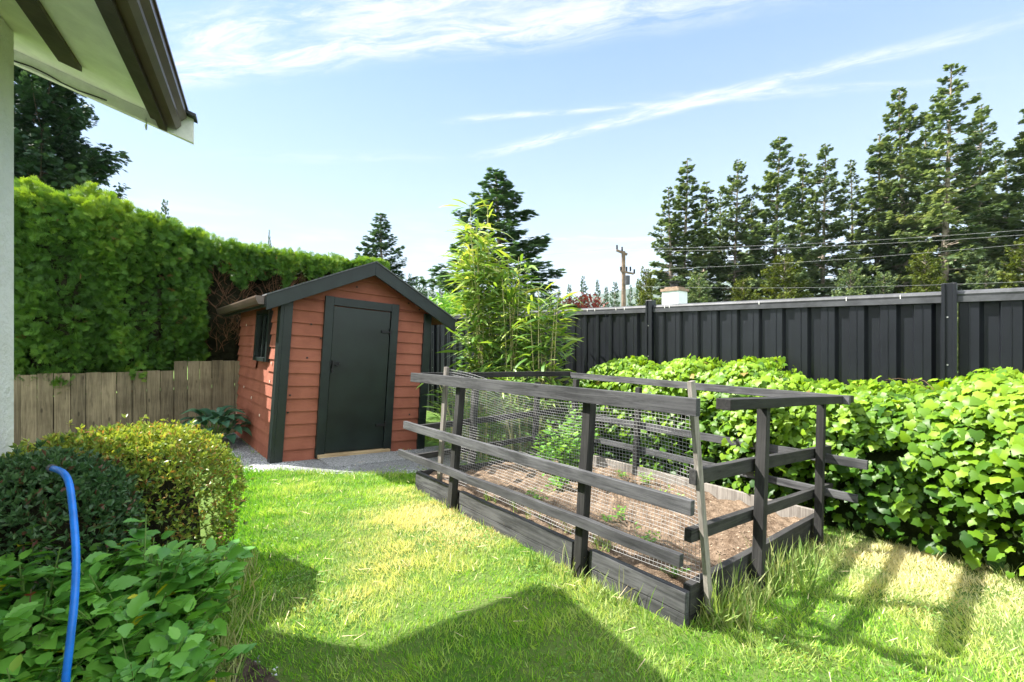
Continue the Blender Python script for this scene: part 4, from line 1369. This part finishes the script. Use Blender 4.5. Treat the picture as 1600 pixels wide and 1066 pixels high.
# ------------------------------------------------------------------ house on the left
def house():
    P0 = Vector((.215, 3.815, 0)); g = Vector((.19, .98, 0)).normalized(); p = Vector((-g.y, g.x, 0))
    # local axes: s along the gutter (0 at the far rake, negative towards the camera), b away from the eave into the house
    root = thing('house', 'white stucco house with brown gutter and sloping white rake board', 'house', P0 + p * 4 - g * 5)
    off = tuple(root.location)
    def Q(s, b, z): v = P0 + g * s + p * b; return (v.x, v.y, z)
    sl = .33; z0 = 2.755; L = 11.0; B = 8.2; ridge = 4.1
    def uz(b): return z0 + sl * (b if b < ridge else 2 * ridge - b)
    def slab(mb, s0, s1, b0, b1, zlo, zhi):
        vs = []
        for s in (s0, s1):
            for b in (b0, b1):
                vs += [Q(s, b, uz(b) + zlo), Q(s, b, uz(b) + zhi)]
        mb.add(vs, [(0, 1, 3, 2), (4, 6, 7, 5), (0, 4, 5, 1), (2, 3, 7, 6), (0, 2, 6, 4), (1, 5, 7, 3)])
    wb = .625; ws = -.34                       # wall set back from the eave and from the rake
    w = MB()
    def vwall(s0, b0, s1, b1, th=.2):
        w.add([Q(s0, b0, -.4), Q(s1, b1, -.4), Q(s1, b1, uz(b1) - .02), Q(s0, b0, uz(b0) - .02)], [(0, 1, 2, 3)])
    w.add([Q(ws, wb, -.4), Q(-L, wb, -.4), Q(-L, wb, uz(wb) - .005), Q(ws, wb, uz(wb) - .005)], [(0, 1, 2, 3)])
    w.add([Q(ws, wb, -.4), Q(ws, B - wb, -.4), Q(ws, B - wb, uz(B - wb)), Q(ws, ridge, uz(ridge)), Q(ws, wb, uz(wb) - .005)], [(0, 1, 2, 3, 4)])
    w.add([Q(-L, wb, -.4), Q(-L, B - wb, -.4), Q(-L, B - wb, uz(B - wb)), Q(-L, ridge, uz(ridge)), Q(-L, wb, uz(wb))], [(0, 1, 2, 3, 4)])
    w.add([Q(ws, B - wb, -.4), Q(-L, B - wb, -.4), Q(-L, B - wb, uz(B - wb)), Q(ws, B - wb, uz(B - wb))], [(0, 1, 2, 3)])
    w.build('wall', M['stucco'], root, off)
    r = MB(); slab(r, -L - .3, -.04, .02, ridge, .03, .12); slab(r, -L - .3, -.04, ridge, B, .03, .12)
    r.build('roof', M['shingle'], root, off)
    so = MB(); slab(so, -L - .3, -.045, .05, ridge, .0, .027); slab(so, -L - .3, -.045, ridge, B - .05, .0, .027)
    so.build('soffit', M['cream'], root, off)
    # dark strips under the soffit, parallel to the gutter
    st = MB(); slab(st, -L, -.30, .36, .46, -.03, -.002); st.build('soffit_strip', M['brown_dark'], root, off)
    fa = MB(); slab(fa, -L - .3, -.05, .0, .045, -.075, .10); fa.build('fascia', M['brown_dark'], root, off)
    sb = MB(); slab(sb, -L - .3, -.05, .047, .085, -.04, -.003); sb.build('sub_fascia', M['brown_dark'], root, off)
    # gutter, folded profile
    gu = MB()
    prof = [(-.003, .10), (-.003, -.045), (-.05, -.05), (-.075, -.02), (-.075, .01), (-.105, .04), (-.105, .085), (-.115, .085), (-.115, .10), (-.10, .10), (-.10, .09), (-.095, .045), (-.065, .012), (-.065, -.015), (-.045, -.04), (-.012, -.036), (-.012, .10)]
    vs = [Q(s, b, z0 + z) for s in (-.06, -L - .3) for b, z in prof]
    n = len(prof)
    gu.add(vs, [(i, (i + 1) % n, (i + 1) % n + n, i + n) for i in range(n)])
    gu.build('gutter', M['brown_gutter'], root, off)
    ge = MB(); ge.add([Q(-.058, b, z0 + z) for b, z in prof[:9]], [tuple(range(9))]); ge.build('gutter_end_cap', M['brown_gutter'], root, off)
    rk = MB(); slab(rk, -.04, .0, -.14, ridge, -.065, .095); slab(rk, -.04, .0, ridge, B + .1, -.055, .095)
    rk.build('rake_board', M['white_paint'], root, off)
    rk2 = MB(); slab(rk2, -.075, -.041, .05, ridge, -.075, -.001); rk2.build('rake_trim', M['white_paint'], root, off)
    dc = MB(); slab(dc, -.1, .012, -.16, ridge, .096, .116); slab(dc, -.1, .012, ridge, B + .12, .096, .116); dc.build('drip_edge', M['trim'], root, off)
    hk = MB(); c = Vector(Q(-.12, .10, z0 - .085))
    hk.tube([c + Vector((.0, .0, .05))] + [c + Vector((.022 * math.cos(a) * g.x + .0, .022 * math.cos(a), .022 * math.sin(a))) for a in (1.57, .6, -.4, -1.4, -2.4, -3.2)], .004, 6)
    hk.build('hook', M['metal_light'], root, off)
    # thin cable clipped along the rake
    cb = MB(); pts = []
    for i in range(15):
        t = i / 14; b = .30 + t * .95
        pts.append(Q(-.078, b, uz(b) - .055 - .02 * math.sin(t * 9.4) ** 2))
    cb.tube(pts, .004, 6); cb.build('cable', M['iron'], root, off)
    # a hairline cable end


house()

# ------------------------------------------------------------------ conifers
def conifer_meshes(H, R, z0, nb, dens, seed, open_=.0, droop=.0, top_pow=.8, two=False, nsize=1.0, bark='bark_grey'):
    """trunk and crown geometry of one tree standing on the origin; crown seen from far away"""
    rg = np.random.default_rng(seed); rr = random.Random(seed)
    tk = MB()
    k = 9
    cx0 = [rr.gauss(0, .01) * H for _ in range(k + 1)]
    axis = lambda t: np.array([.012 * H * math.sin(t * 3 + seed), .012 * H * math.sin(t * 2.2 + seed * 2), H * t])
    tk.tube([tuple(axis(i / k)) for i in range(k + 1)], [H * .011 * (1 - .93 * (i / k) ** 1.1) + .01 for i in range(k + 1)], 7)
    P = []; D = []; Nn = []; S = []; Tn = []
    for i in range(nb):
        t = z0 + (1 - z0) * (i / nb) ** .95
        t = min(.995, t + rr.gauss(0, .006))
        rel = (t - z0) / (1 - z0)
        prof = (1 - rel) ** top_pow * (.62 + .38 * min(1, rel * 4))
        L = R * prof * rr.choice((.5, .75, .95, 1.0, 1.25)) * rr.uniform(.8, 1.15) + .10
        if rr.random() < open_ * (1 - rel) : L *= rr.uniform(.15, .6)
        a = i * 2.399 + rr.gauss(0, .35)
        el = .45 * rel + .05 - droop * (1 - rel) + rr.gauss(0, .10)      # branch elevation
        b0 = axis(t)
        dv = np.array([math.cos(a) * math.cos(el), math.sin(a) * math.cos(el), math.sin(el)])
        end = b0 + dv * L + np.array([0, 0, .06 * L])
        mid = b0 + dv * L * .5 - np.array([0, 0, .05 * L])
        tk.tube([tuple(b0), tuple(mid), tuple(end)], [H * .0026 * (1 - .6 * rel) + .008, H * .0016 * (1 - .6 * rel) + .005, .004], 4, False)
        ns = max(3, int(L * dens))
        tone = rr.gauss(0, .13)
        for j in range(ns):
            s = rg.uniform(.22, 1.0) ** .75
            q = (b0 * (1 - s) ** 2 + 2 * mid * s * (1 - s) + end * s * s) if True else b0
            side = np.array([-math.sin(a), math.cos(a), 0]) * (1 if j % 2 else -1)
            wdt = L * .30 * (1 - s) ** .6 + .06
            off = rg.random() ** .8
            q = q + side * wdt * off + np.array([0, 0, rg.normal(0, .05) * L - .04 * wdt])
            P.append(q); dd = dv * .75 + side * rg.uniform(.1, 1.1) + np.array([0, 0, rg.normal(-.12, .30)])
            D.append(dd); Nn.append(np.array([rg.normal(0, .42), rg.normal(0, .42), 1]))
            S.append(rg.uniform(.5, 1.3) * (1.1 - .45 * rel)); Tn.append(.42 + tone + .25 * (s - .6) + rg.normal(0, .15))
    P = np.array(P); D = norm(np.array(D)); Nn = np.array(Nn); S = np.array(S) * nsize * H * .019
    return tk, P, frames(D, Nn), S, np.array(Tn)


PROTO = {}
G = 'tall firs in the grove beyond the steel fence'


def conifer(name, label, cat, xc, D_, base, topy, R, kind, group=None, zbase=None, rot=0.0, leaf=None):
    """place a tree by its direction, distance and apparent top; R is crown radius in metres"""
    x, y = W2(xc * D_, D_)
    g = float(gz(x, y)) if zbase is None else zbase
    H = 1.3 + (533 - topy) / 711 * D_ - g
    pr = PROTO[kind]
    root = thing(name, label, cat, (x, y, g), group)
    root.rotation_euler = (0, 0, rot)
    R *= 1.3 if group == G else 1
    sc_ = (R / pr['R'], R / pr['R'], H / pr['H'])
    for nm in ('trunk', 'crown'):
        o = bpy.data.objects.new(nm, pr[nm].data)
        link(o, root); o.scale = sc_
        if nm == 'crown' and leaf: o.material_slots[0].link = 'OBJECT'; o.material_slots[0].material = M[leaf]
    return root


def proto(kind, H, R, *a, leaf='fir', bark='bark_grey', **kw):
    tk, P, Rm, S, T = conifer_meshes(H, R, *a, **kw)
    t = tk.build('trunk', M[bark]); c = scatter('crown', NEEDLE[0], NEEDLE[1], P, Rm, S, M[leaf], None, T)
    COL.objects.unlink(t); COL.objects.unlink(c)
    PROTO[kind] = {'trunk': t, 'crown': c, 'H': H, 'R': R}


#      kind      H   R   z0  nb  dens seed
proto('tall',   24, 3.7, .20, 142, 56, 11, open_=.45, droop=.18, top_pow=.68, nsize=.95)
proto('open',   24, 3.6, .14, 115, 54, 12, open_=.55, droop=.16, top_pow=.66, nsize=.95)
proto('full',   20, 3.5, .05, 165, 58, 13, open_=.15, droop=.20, top_pow=.72, nsize=1.05)
proto('slim',   20, 2.3, .10, 150, 66, 14, open_=.35, droop=.16, top_pow=.72, nsize=1.0)
proto('spruce', 12, 2.6, .03, 190, 62, 15, open_=.1, droop=.05, top_pow=.85, nsize=1.15, leaf='fir_blue')
proto('bushy',   6, 2.2, .02, 170, 62, 16, open_=.05, droop=-.02, top_pow=.5, nsize=2.1, leaf='fir_yellow')
proto('cedar_big', 14, 3.6, .05, 330, 60, 17, open_=.1, droop=.10, top_pow=.42, nsize=1.45, leaf='fir', bark='bark')
proto('small',   9, 1.9, .05, 120, 60, 18, open_=.2, droop=.05, top_pow=.9, nsize=1.6, leaf='fir_blue')

uc = lambda u: (u - 800) / 711
G = 'tall firs in the grove beyond the steel fence'
rows = [
    (1046, 292, 38, 2.3, 'open', 'leftmost fir of the grove, lopsided towards the pole'),
    (1066, 250, 39, 2.2, 'slim', 'slender fir directly above the white chimney, second from the left'),
    (1103, 282, 41, 1.9, 'slim', 'thin fir right of the pair above the chimney'),
    (1122, 300, 45, 2.0, 'open', 'short shaded fir between two slender ones'),
    (1148, 252, 40, 2.2, 'tall', 'pointed fir left of the broad full one'),
    (1170, 318, 46, 2.2, 'slim', 'short fir hidden at the left shoulder of the broad one'),
    (1218, 214, 38, 2.9, 'full', 'broad full-crowned olive-green fir in the middle of the grove'),
    (1256, 238, 44, 2.0, 'slim', 'thin fir at the right shoulder of the broad one'),
    (1290, 228, 39, 2.4, 'tall', 'sparse round-topped fir right of the broad one'),
    (1328, 250, 42, 2.3, 'open', 'fir standing in the dip of the skyline'),
    (1366, 214, 41, 2.3, 'slim', 'narrow fir left of the two tallest'),
    (1412, 133, 38, 3.0, 'tall', 'second tallest fir with a leaning crown'),
    (1480, 104, 34, 3.1, 'open', 'tallest fir with a pale bare trunk, behind the fence post'),
    (1530, 168, 37, 2.5, 'tall', 'fir at the right shoulder of the tallest one'),
    (1572, 235, 40, 2.2, 'open', 'half-bare fir near the right edge of the frame'),
    (1632, 128, 32, 3.2, 'full', 'dark dense fir cut by the right edge of the frame'),
    (1445, 200, 45, 2.6, 'full', 'shaded fir filling the gap between the two tallest'),
    (1510, 225, 46, 2.6, 'full', 'dark fir low behind the tallest one'),
    (1392, 270, 46, 2.6, 'full', 'dark fir low behind the second tallest'),
]
for k, (u, top, d, R, kind, lab) in enumerate(rows):
    conifer('fir_tree', lab, 'tree', uc(u), d, 0, top, R, kind, G, -1.5, k * 1.3)
G2 = 'bushy young firs at the foot of the grove'
for k, (u, top, d, R, lab) in enumerate([
    (1010, 425, 34, 1.6, 'yellow-green bush between the pole and the chimney'),
    (1092, 432, 32, 1.9, 'low bushy fir right of the chimney'),
    (1225, 405, 31, 2.4, 'yellow-green bushy fir below the broad fir'),
    (1330, 420, 33, 2.0, 'low bushy fir below the dip of the skyline'),
    (1445, 395, 30, 2.2, 'yellow-green bushy fir left of the tall fence post'),
    (1540, 420, 30, 1.8, 'low bushy fir right of the tall fence post'),
    (1606, 380, 28, 2.3, 'bright yellow-green bushy fir at the right edge'),
    (1160, 440, 33, 1.8, 'lowest bushy fir left of the broad fir'),
    (1380, 430, 32, 1.8, 'low bushy fir under the narrow fir')]):
    conifer('young_fir', lab, 'tree', uc(u), d, 0, top, R, 'bushy', G2, -1.5, k * 2.1, 'fir_yellow' if k not in (1, 3, 5, 8) else 'fir')
conifer('spruce_tree', 'bushy dark spruce rising above the shed ridge', 'tree', uc(600), 30, 0, 335, 3.6, 'spruce', None, -.8, .4)
conifer('spruce_tree', 'large dark spruce directly behind the bamboo', 'tree', uc(778), 24, 0, 270, 4.9, 'spruce', None, -1.0, 1.2)
conifer('spruce_tree', 'small spruce tip poking above the hedge below the house roof', 'tree', uc(257), 34, 0, 313, 1.3, 'small', None, .3, .4)
conifer('spruce_tree', 'tiny spruce tip beside the small one above the hedge', 'tree', uc(231), 44, 0, 328, .6, 'small', None, .3, .9)
conifer('spruce_tree', 'tiny pointed tip over the hedge left of the shed', 'tree', uc(421), 40, 0, 360, .5, 'small', None, .0, .9)
conifer('big_fir_tree', 'huge dark fir above the hedge below the house roof', 'tree', uc(62), 15, 0, 40, 2.15, 'cedar_big', None, .2, .7, 'fir_dark')
# distant row of small conifers
G3 = 'distant small conifers on the skyline'
far = [(640, 428), (653, 432), (664, 440), (676, 428), (690, 440), (702, 431), (715, 425), (728, 436), (742, 428), (832, 436), (846, 428), (858, 440), (873, 452), (889, 445), (911, 432), (934, 437), (948, 448), (962, 441), (985, 446), (998, 436), (1014, 450)]
ordw = ['first', 'second', 'third', 'fourth', 'fifth', 'sixth', 'seventh']
cnt = {}
desc = ['between the shed roof and the bamboo', 'behind the bamboo', 'right of the bamboo above the steel fence', 'around the utility pole']
for k, (u, top) in enumerate(far):
    z = desc[0] if u < 705 else desc[1] if u < 880 else desc[2] if u < 955 else desc[3]
    cnt[z] = cnt.get(z, 0) + 1
    conifer('distant_conifer', '%s small far conifer from the left %s' % (ordw[cnt[z] - 1], z), 'tree', uc(u), 85 + (k * 37 % 25), 0, top, 2.0 + .5 * (k % 3), 'small', G3, -6.0, k * .9)


def round_tree(name, label, u, topy, d, R, m, n, base_z):
    x, y = W2(uc(u) * d, d)
    top = 1.3 + (533 - topy) / 711 * d
    root = thing(name, label, 'tree', (x, y, base_z))
    H = top - base_z
    tk = MB().tube([(0, 0, 0), (.05, 0, H * .4), (0, .05, H * .8)], [.11, .08, .03], 7)
    for i in range(12):
        a = i * 2.4; tk.tube([(0, 0, H * .35), (R * .7 * math.cos(a), R * .7 * math.sin(a), H * (.6 + .3 * (i % 3) / 3))], [.04, .01], 5)
    tk.build('trunk', M['bark'], root)
    dd = randdir(n); r = rs.random(n) ** .4
    Q = dd * r[:, None] * np.array([R, R, H * .33]) + np.array([0, 0, H * .68])
    Q += dd * (.18 * R * fbm(Q, 3 / R * 1.2, 2, 3))[:, None]
    scatter('crown', SMALL[0], SMALL[1], Q, frames(randdir(n), norm(randdir(n) + [0, 0, .8])), rs.uniform(.12, .3, n), M[m], root)


round_tree('red_maple', 'round red-leaved tree showing over the steel fence left of the pole', 909, 462, 22, 1.45, 'maple', 3800, -1.4)
round_tree('round_bush', 'yellow-green bush between the shed roof and the bamboo', 700, 462, 17, 1.3, 'potato', 3500, -1.2)

# ------------------------------------------------------------------ neighbour's house (chimney over the fence)
def neighbour():
    d = 17.0; x, y = W2(uc(1054) * d, d)
    g = -1.4
    root = thing('neighbour_house', 'neighbouring house whose white chimney rises over the steel fence', 'house', (x, y, g))
    MB().box(-.2, 6.8, -3, 3, 0, 2.3).build('wall', M['stucco'], root)
    MB().prism([(-.6, 2.25), (3.3, 3.05), (7.2, 2.25), (7.2, 2.37), (3.3, 3.17), (-.6, 2.37)], -3.4, 3.4).build('roof', M['shingle'], root)
    ch = MB().box(-.33, .33, -.33, .33, 2.0, 1.3 + (533 - 456) / 711 * d - g).build('chimney', M['white_wall'], root, bevel=.01)
    zt = 1.3 + (533 - 456) / 711 * d - g
    MB().box(-.37, .37, -.37, .37, zt + .002, zt + .10).box(-.26, .26, -.26, .26, zt + .102, zt + .16).build('crown', M['chim_cap'], ch)
    MB().tube([(0, 0, zt + .16), (0, 0, zt + .30)], .14, 12).tube([(0, 0, zt + .35), (0, 0, zt + .38)], .20, 12).tube([(.1, .1, zt + .30), (.1, .1, zt + .36)], .012, 4).tube([(-.1, -.1, zt + .30), (-.1, -.1, zt + .36)], .012, 4).tube([(-.1, .1, zt + .30), (-.1, .1, zt + .36)], .012, 4).build('flue', M['iron'], ch)


neighbour()

# ------------------------------------------------------------------ utility pole and wires
def at(u, v, d):
    x, y = W2(uc(u) * d, d); return Vector((x, y, 1.3 + (533 - v) / 711 * d))


def pole():
    d = 30.0
    b = at(975, 560, d); b.z = -1.5
    root = thing('utility_pole', 'wooden utility pole with tilted crossarm standing behind the steel fence', 'utility pole', b)
    t = at(974, 393, d) - b
    MB().tube([(0, 0, 0), (t.x, t.y, t.z)], [.17, .125], 10).build('pole', M['pole'], root)
    l = at(961, 390, d) - b; r = at(984, 400, d) - b
    MB().beam(at(963, 391, d) - b, at(980, 398, d) - b, .12, .14).build('crossarm', M['pole'], root)
    MB().beam(at(970, 424, d - .1) - b, at(990, 428, d - .1) - b, .1, .12).build('crossarm', M['pole'], root)
    ins = MB()
    for u, v in ((964, 386), (972, 389), (979, 420), (985, 420), (991, 424), (970, 420)):
        ins.tube([at(u, v + 4, d) - b, at(u, v - 3, d) - b], .06, 6)
    ins.build('insulators', M['iron'], root)
    MB().tube([at(980, 445, d - .2) - b, at(980, 431, d - .2) - b], .17, 10).build('transformer', M['cap_metal'], root)
    lines = [((965, 388, 30), (1700, 352, 16), 'upper overhead wire running right from the pole top'),
             ((973, 392, 30), (1700, 360, 16.5), 'second overhead wire running right from the pole top'),
             ((985, 421, 30), (1700, 372, 17), 'overhead wire running right from the lower crossarm'),
             ((990, 447, 30), (1700, 436, 18), 'lowest overhead wire crossing just above the steel fence'),
             ((965, 388, 30), (560, 408, 46), 'overhead wire running left from the pole top past the spruce'),
             ((970, 424, 30), (560, 432, 46), 'overhead wire running left from the lower crossarm'),
             ((985, 452, 30), (600, 478, 22), 'low wire running left from the pole behind the bamboo')]
    for a, c, lab in lines:
        p, q = at(*a), at(*c); n = 24; sag = (q - p).length * .012
        pts = [p.lerp(q, i / n) - Vector((0, 0, 4 * sag * (i / n) * (1 - i / n))) for i in range(n + 1)]
        o = MB().tube([v - p for v in pts], .0048, 5).build('overhead_wire', M['wire']); o.location = p
        tag(o, lab, 'wire', 'overhead wires from the utility pole')


pole()

# ------------------------------------------------------------------ distant hills
def hills():
    V = []; n = 90
    mb = MB()
    def h(u, v):
        a = math.radians(-60 + 140 * u); d = 2600 + 900 * v
        az = a
        x = math.sin(az) * d; y = math.cos(az) * d
        X, Y = W2(x, y)
        ridge = 365 + 45 * math.sin(u * 9 + .6) + 28 * math.sin(u * 23 + 1) + 9 * math.sin(u * 61) + 4 * math.sin(u * 130)
        return (X, Y, -12 + ridge * math.sin(math.pi * min(1, v * 1.0)) ** .8)
    mb.sheet(h, 220, 10)
    o = mb.build('hills', plain('forested hillside', (.05, .075, .045), .95, .05, 0, .3, .01, .0), smooth=True)
    tag(o, 'low forested ridge on the horizon', 'hills', kind='structure')


hills()

# ------------------------------------------------------------------ air
def haze():
    mb = MB().box(-1500, 4600, -3200, 4600, -16, 700)
    m, n, out = mat('summer air')
    v = n.new('ShaderNodeVolumePrincipled')
    v.inputs['Color'].default_value = (.80, .90, 1.0, 1)
    v.inputs['Density'].default_value = HAZE
    n.link(v.outputs[0], out.inputs['Volume'])
    o = mb.build('haze', m)
    tag(o, 'thin bluish summer haze softening the far ridge', 'haze', kind='stuff')


HAZE = .0001
haze()
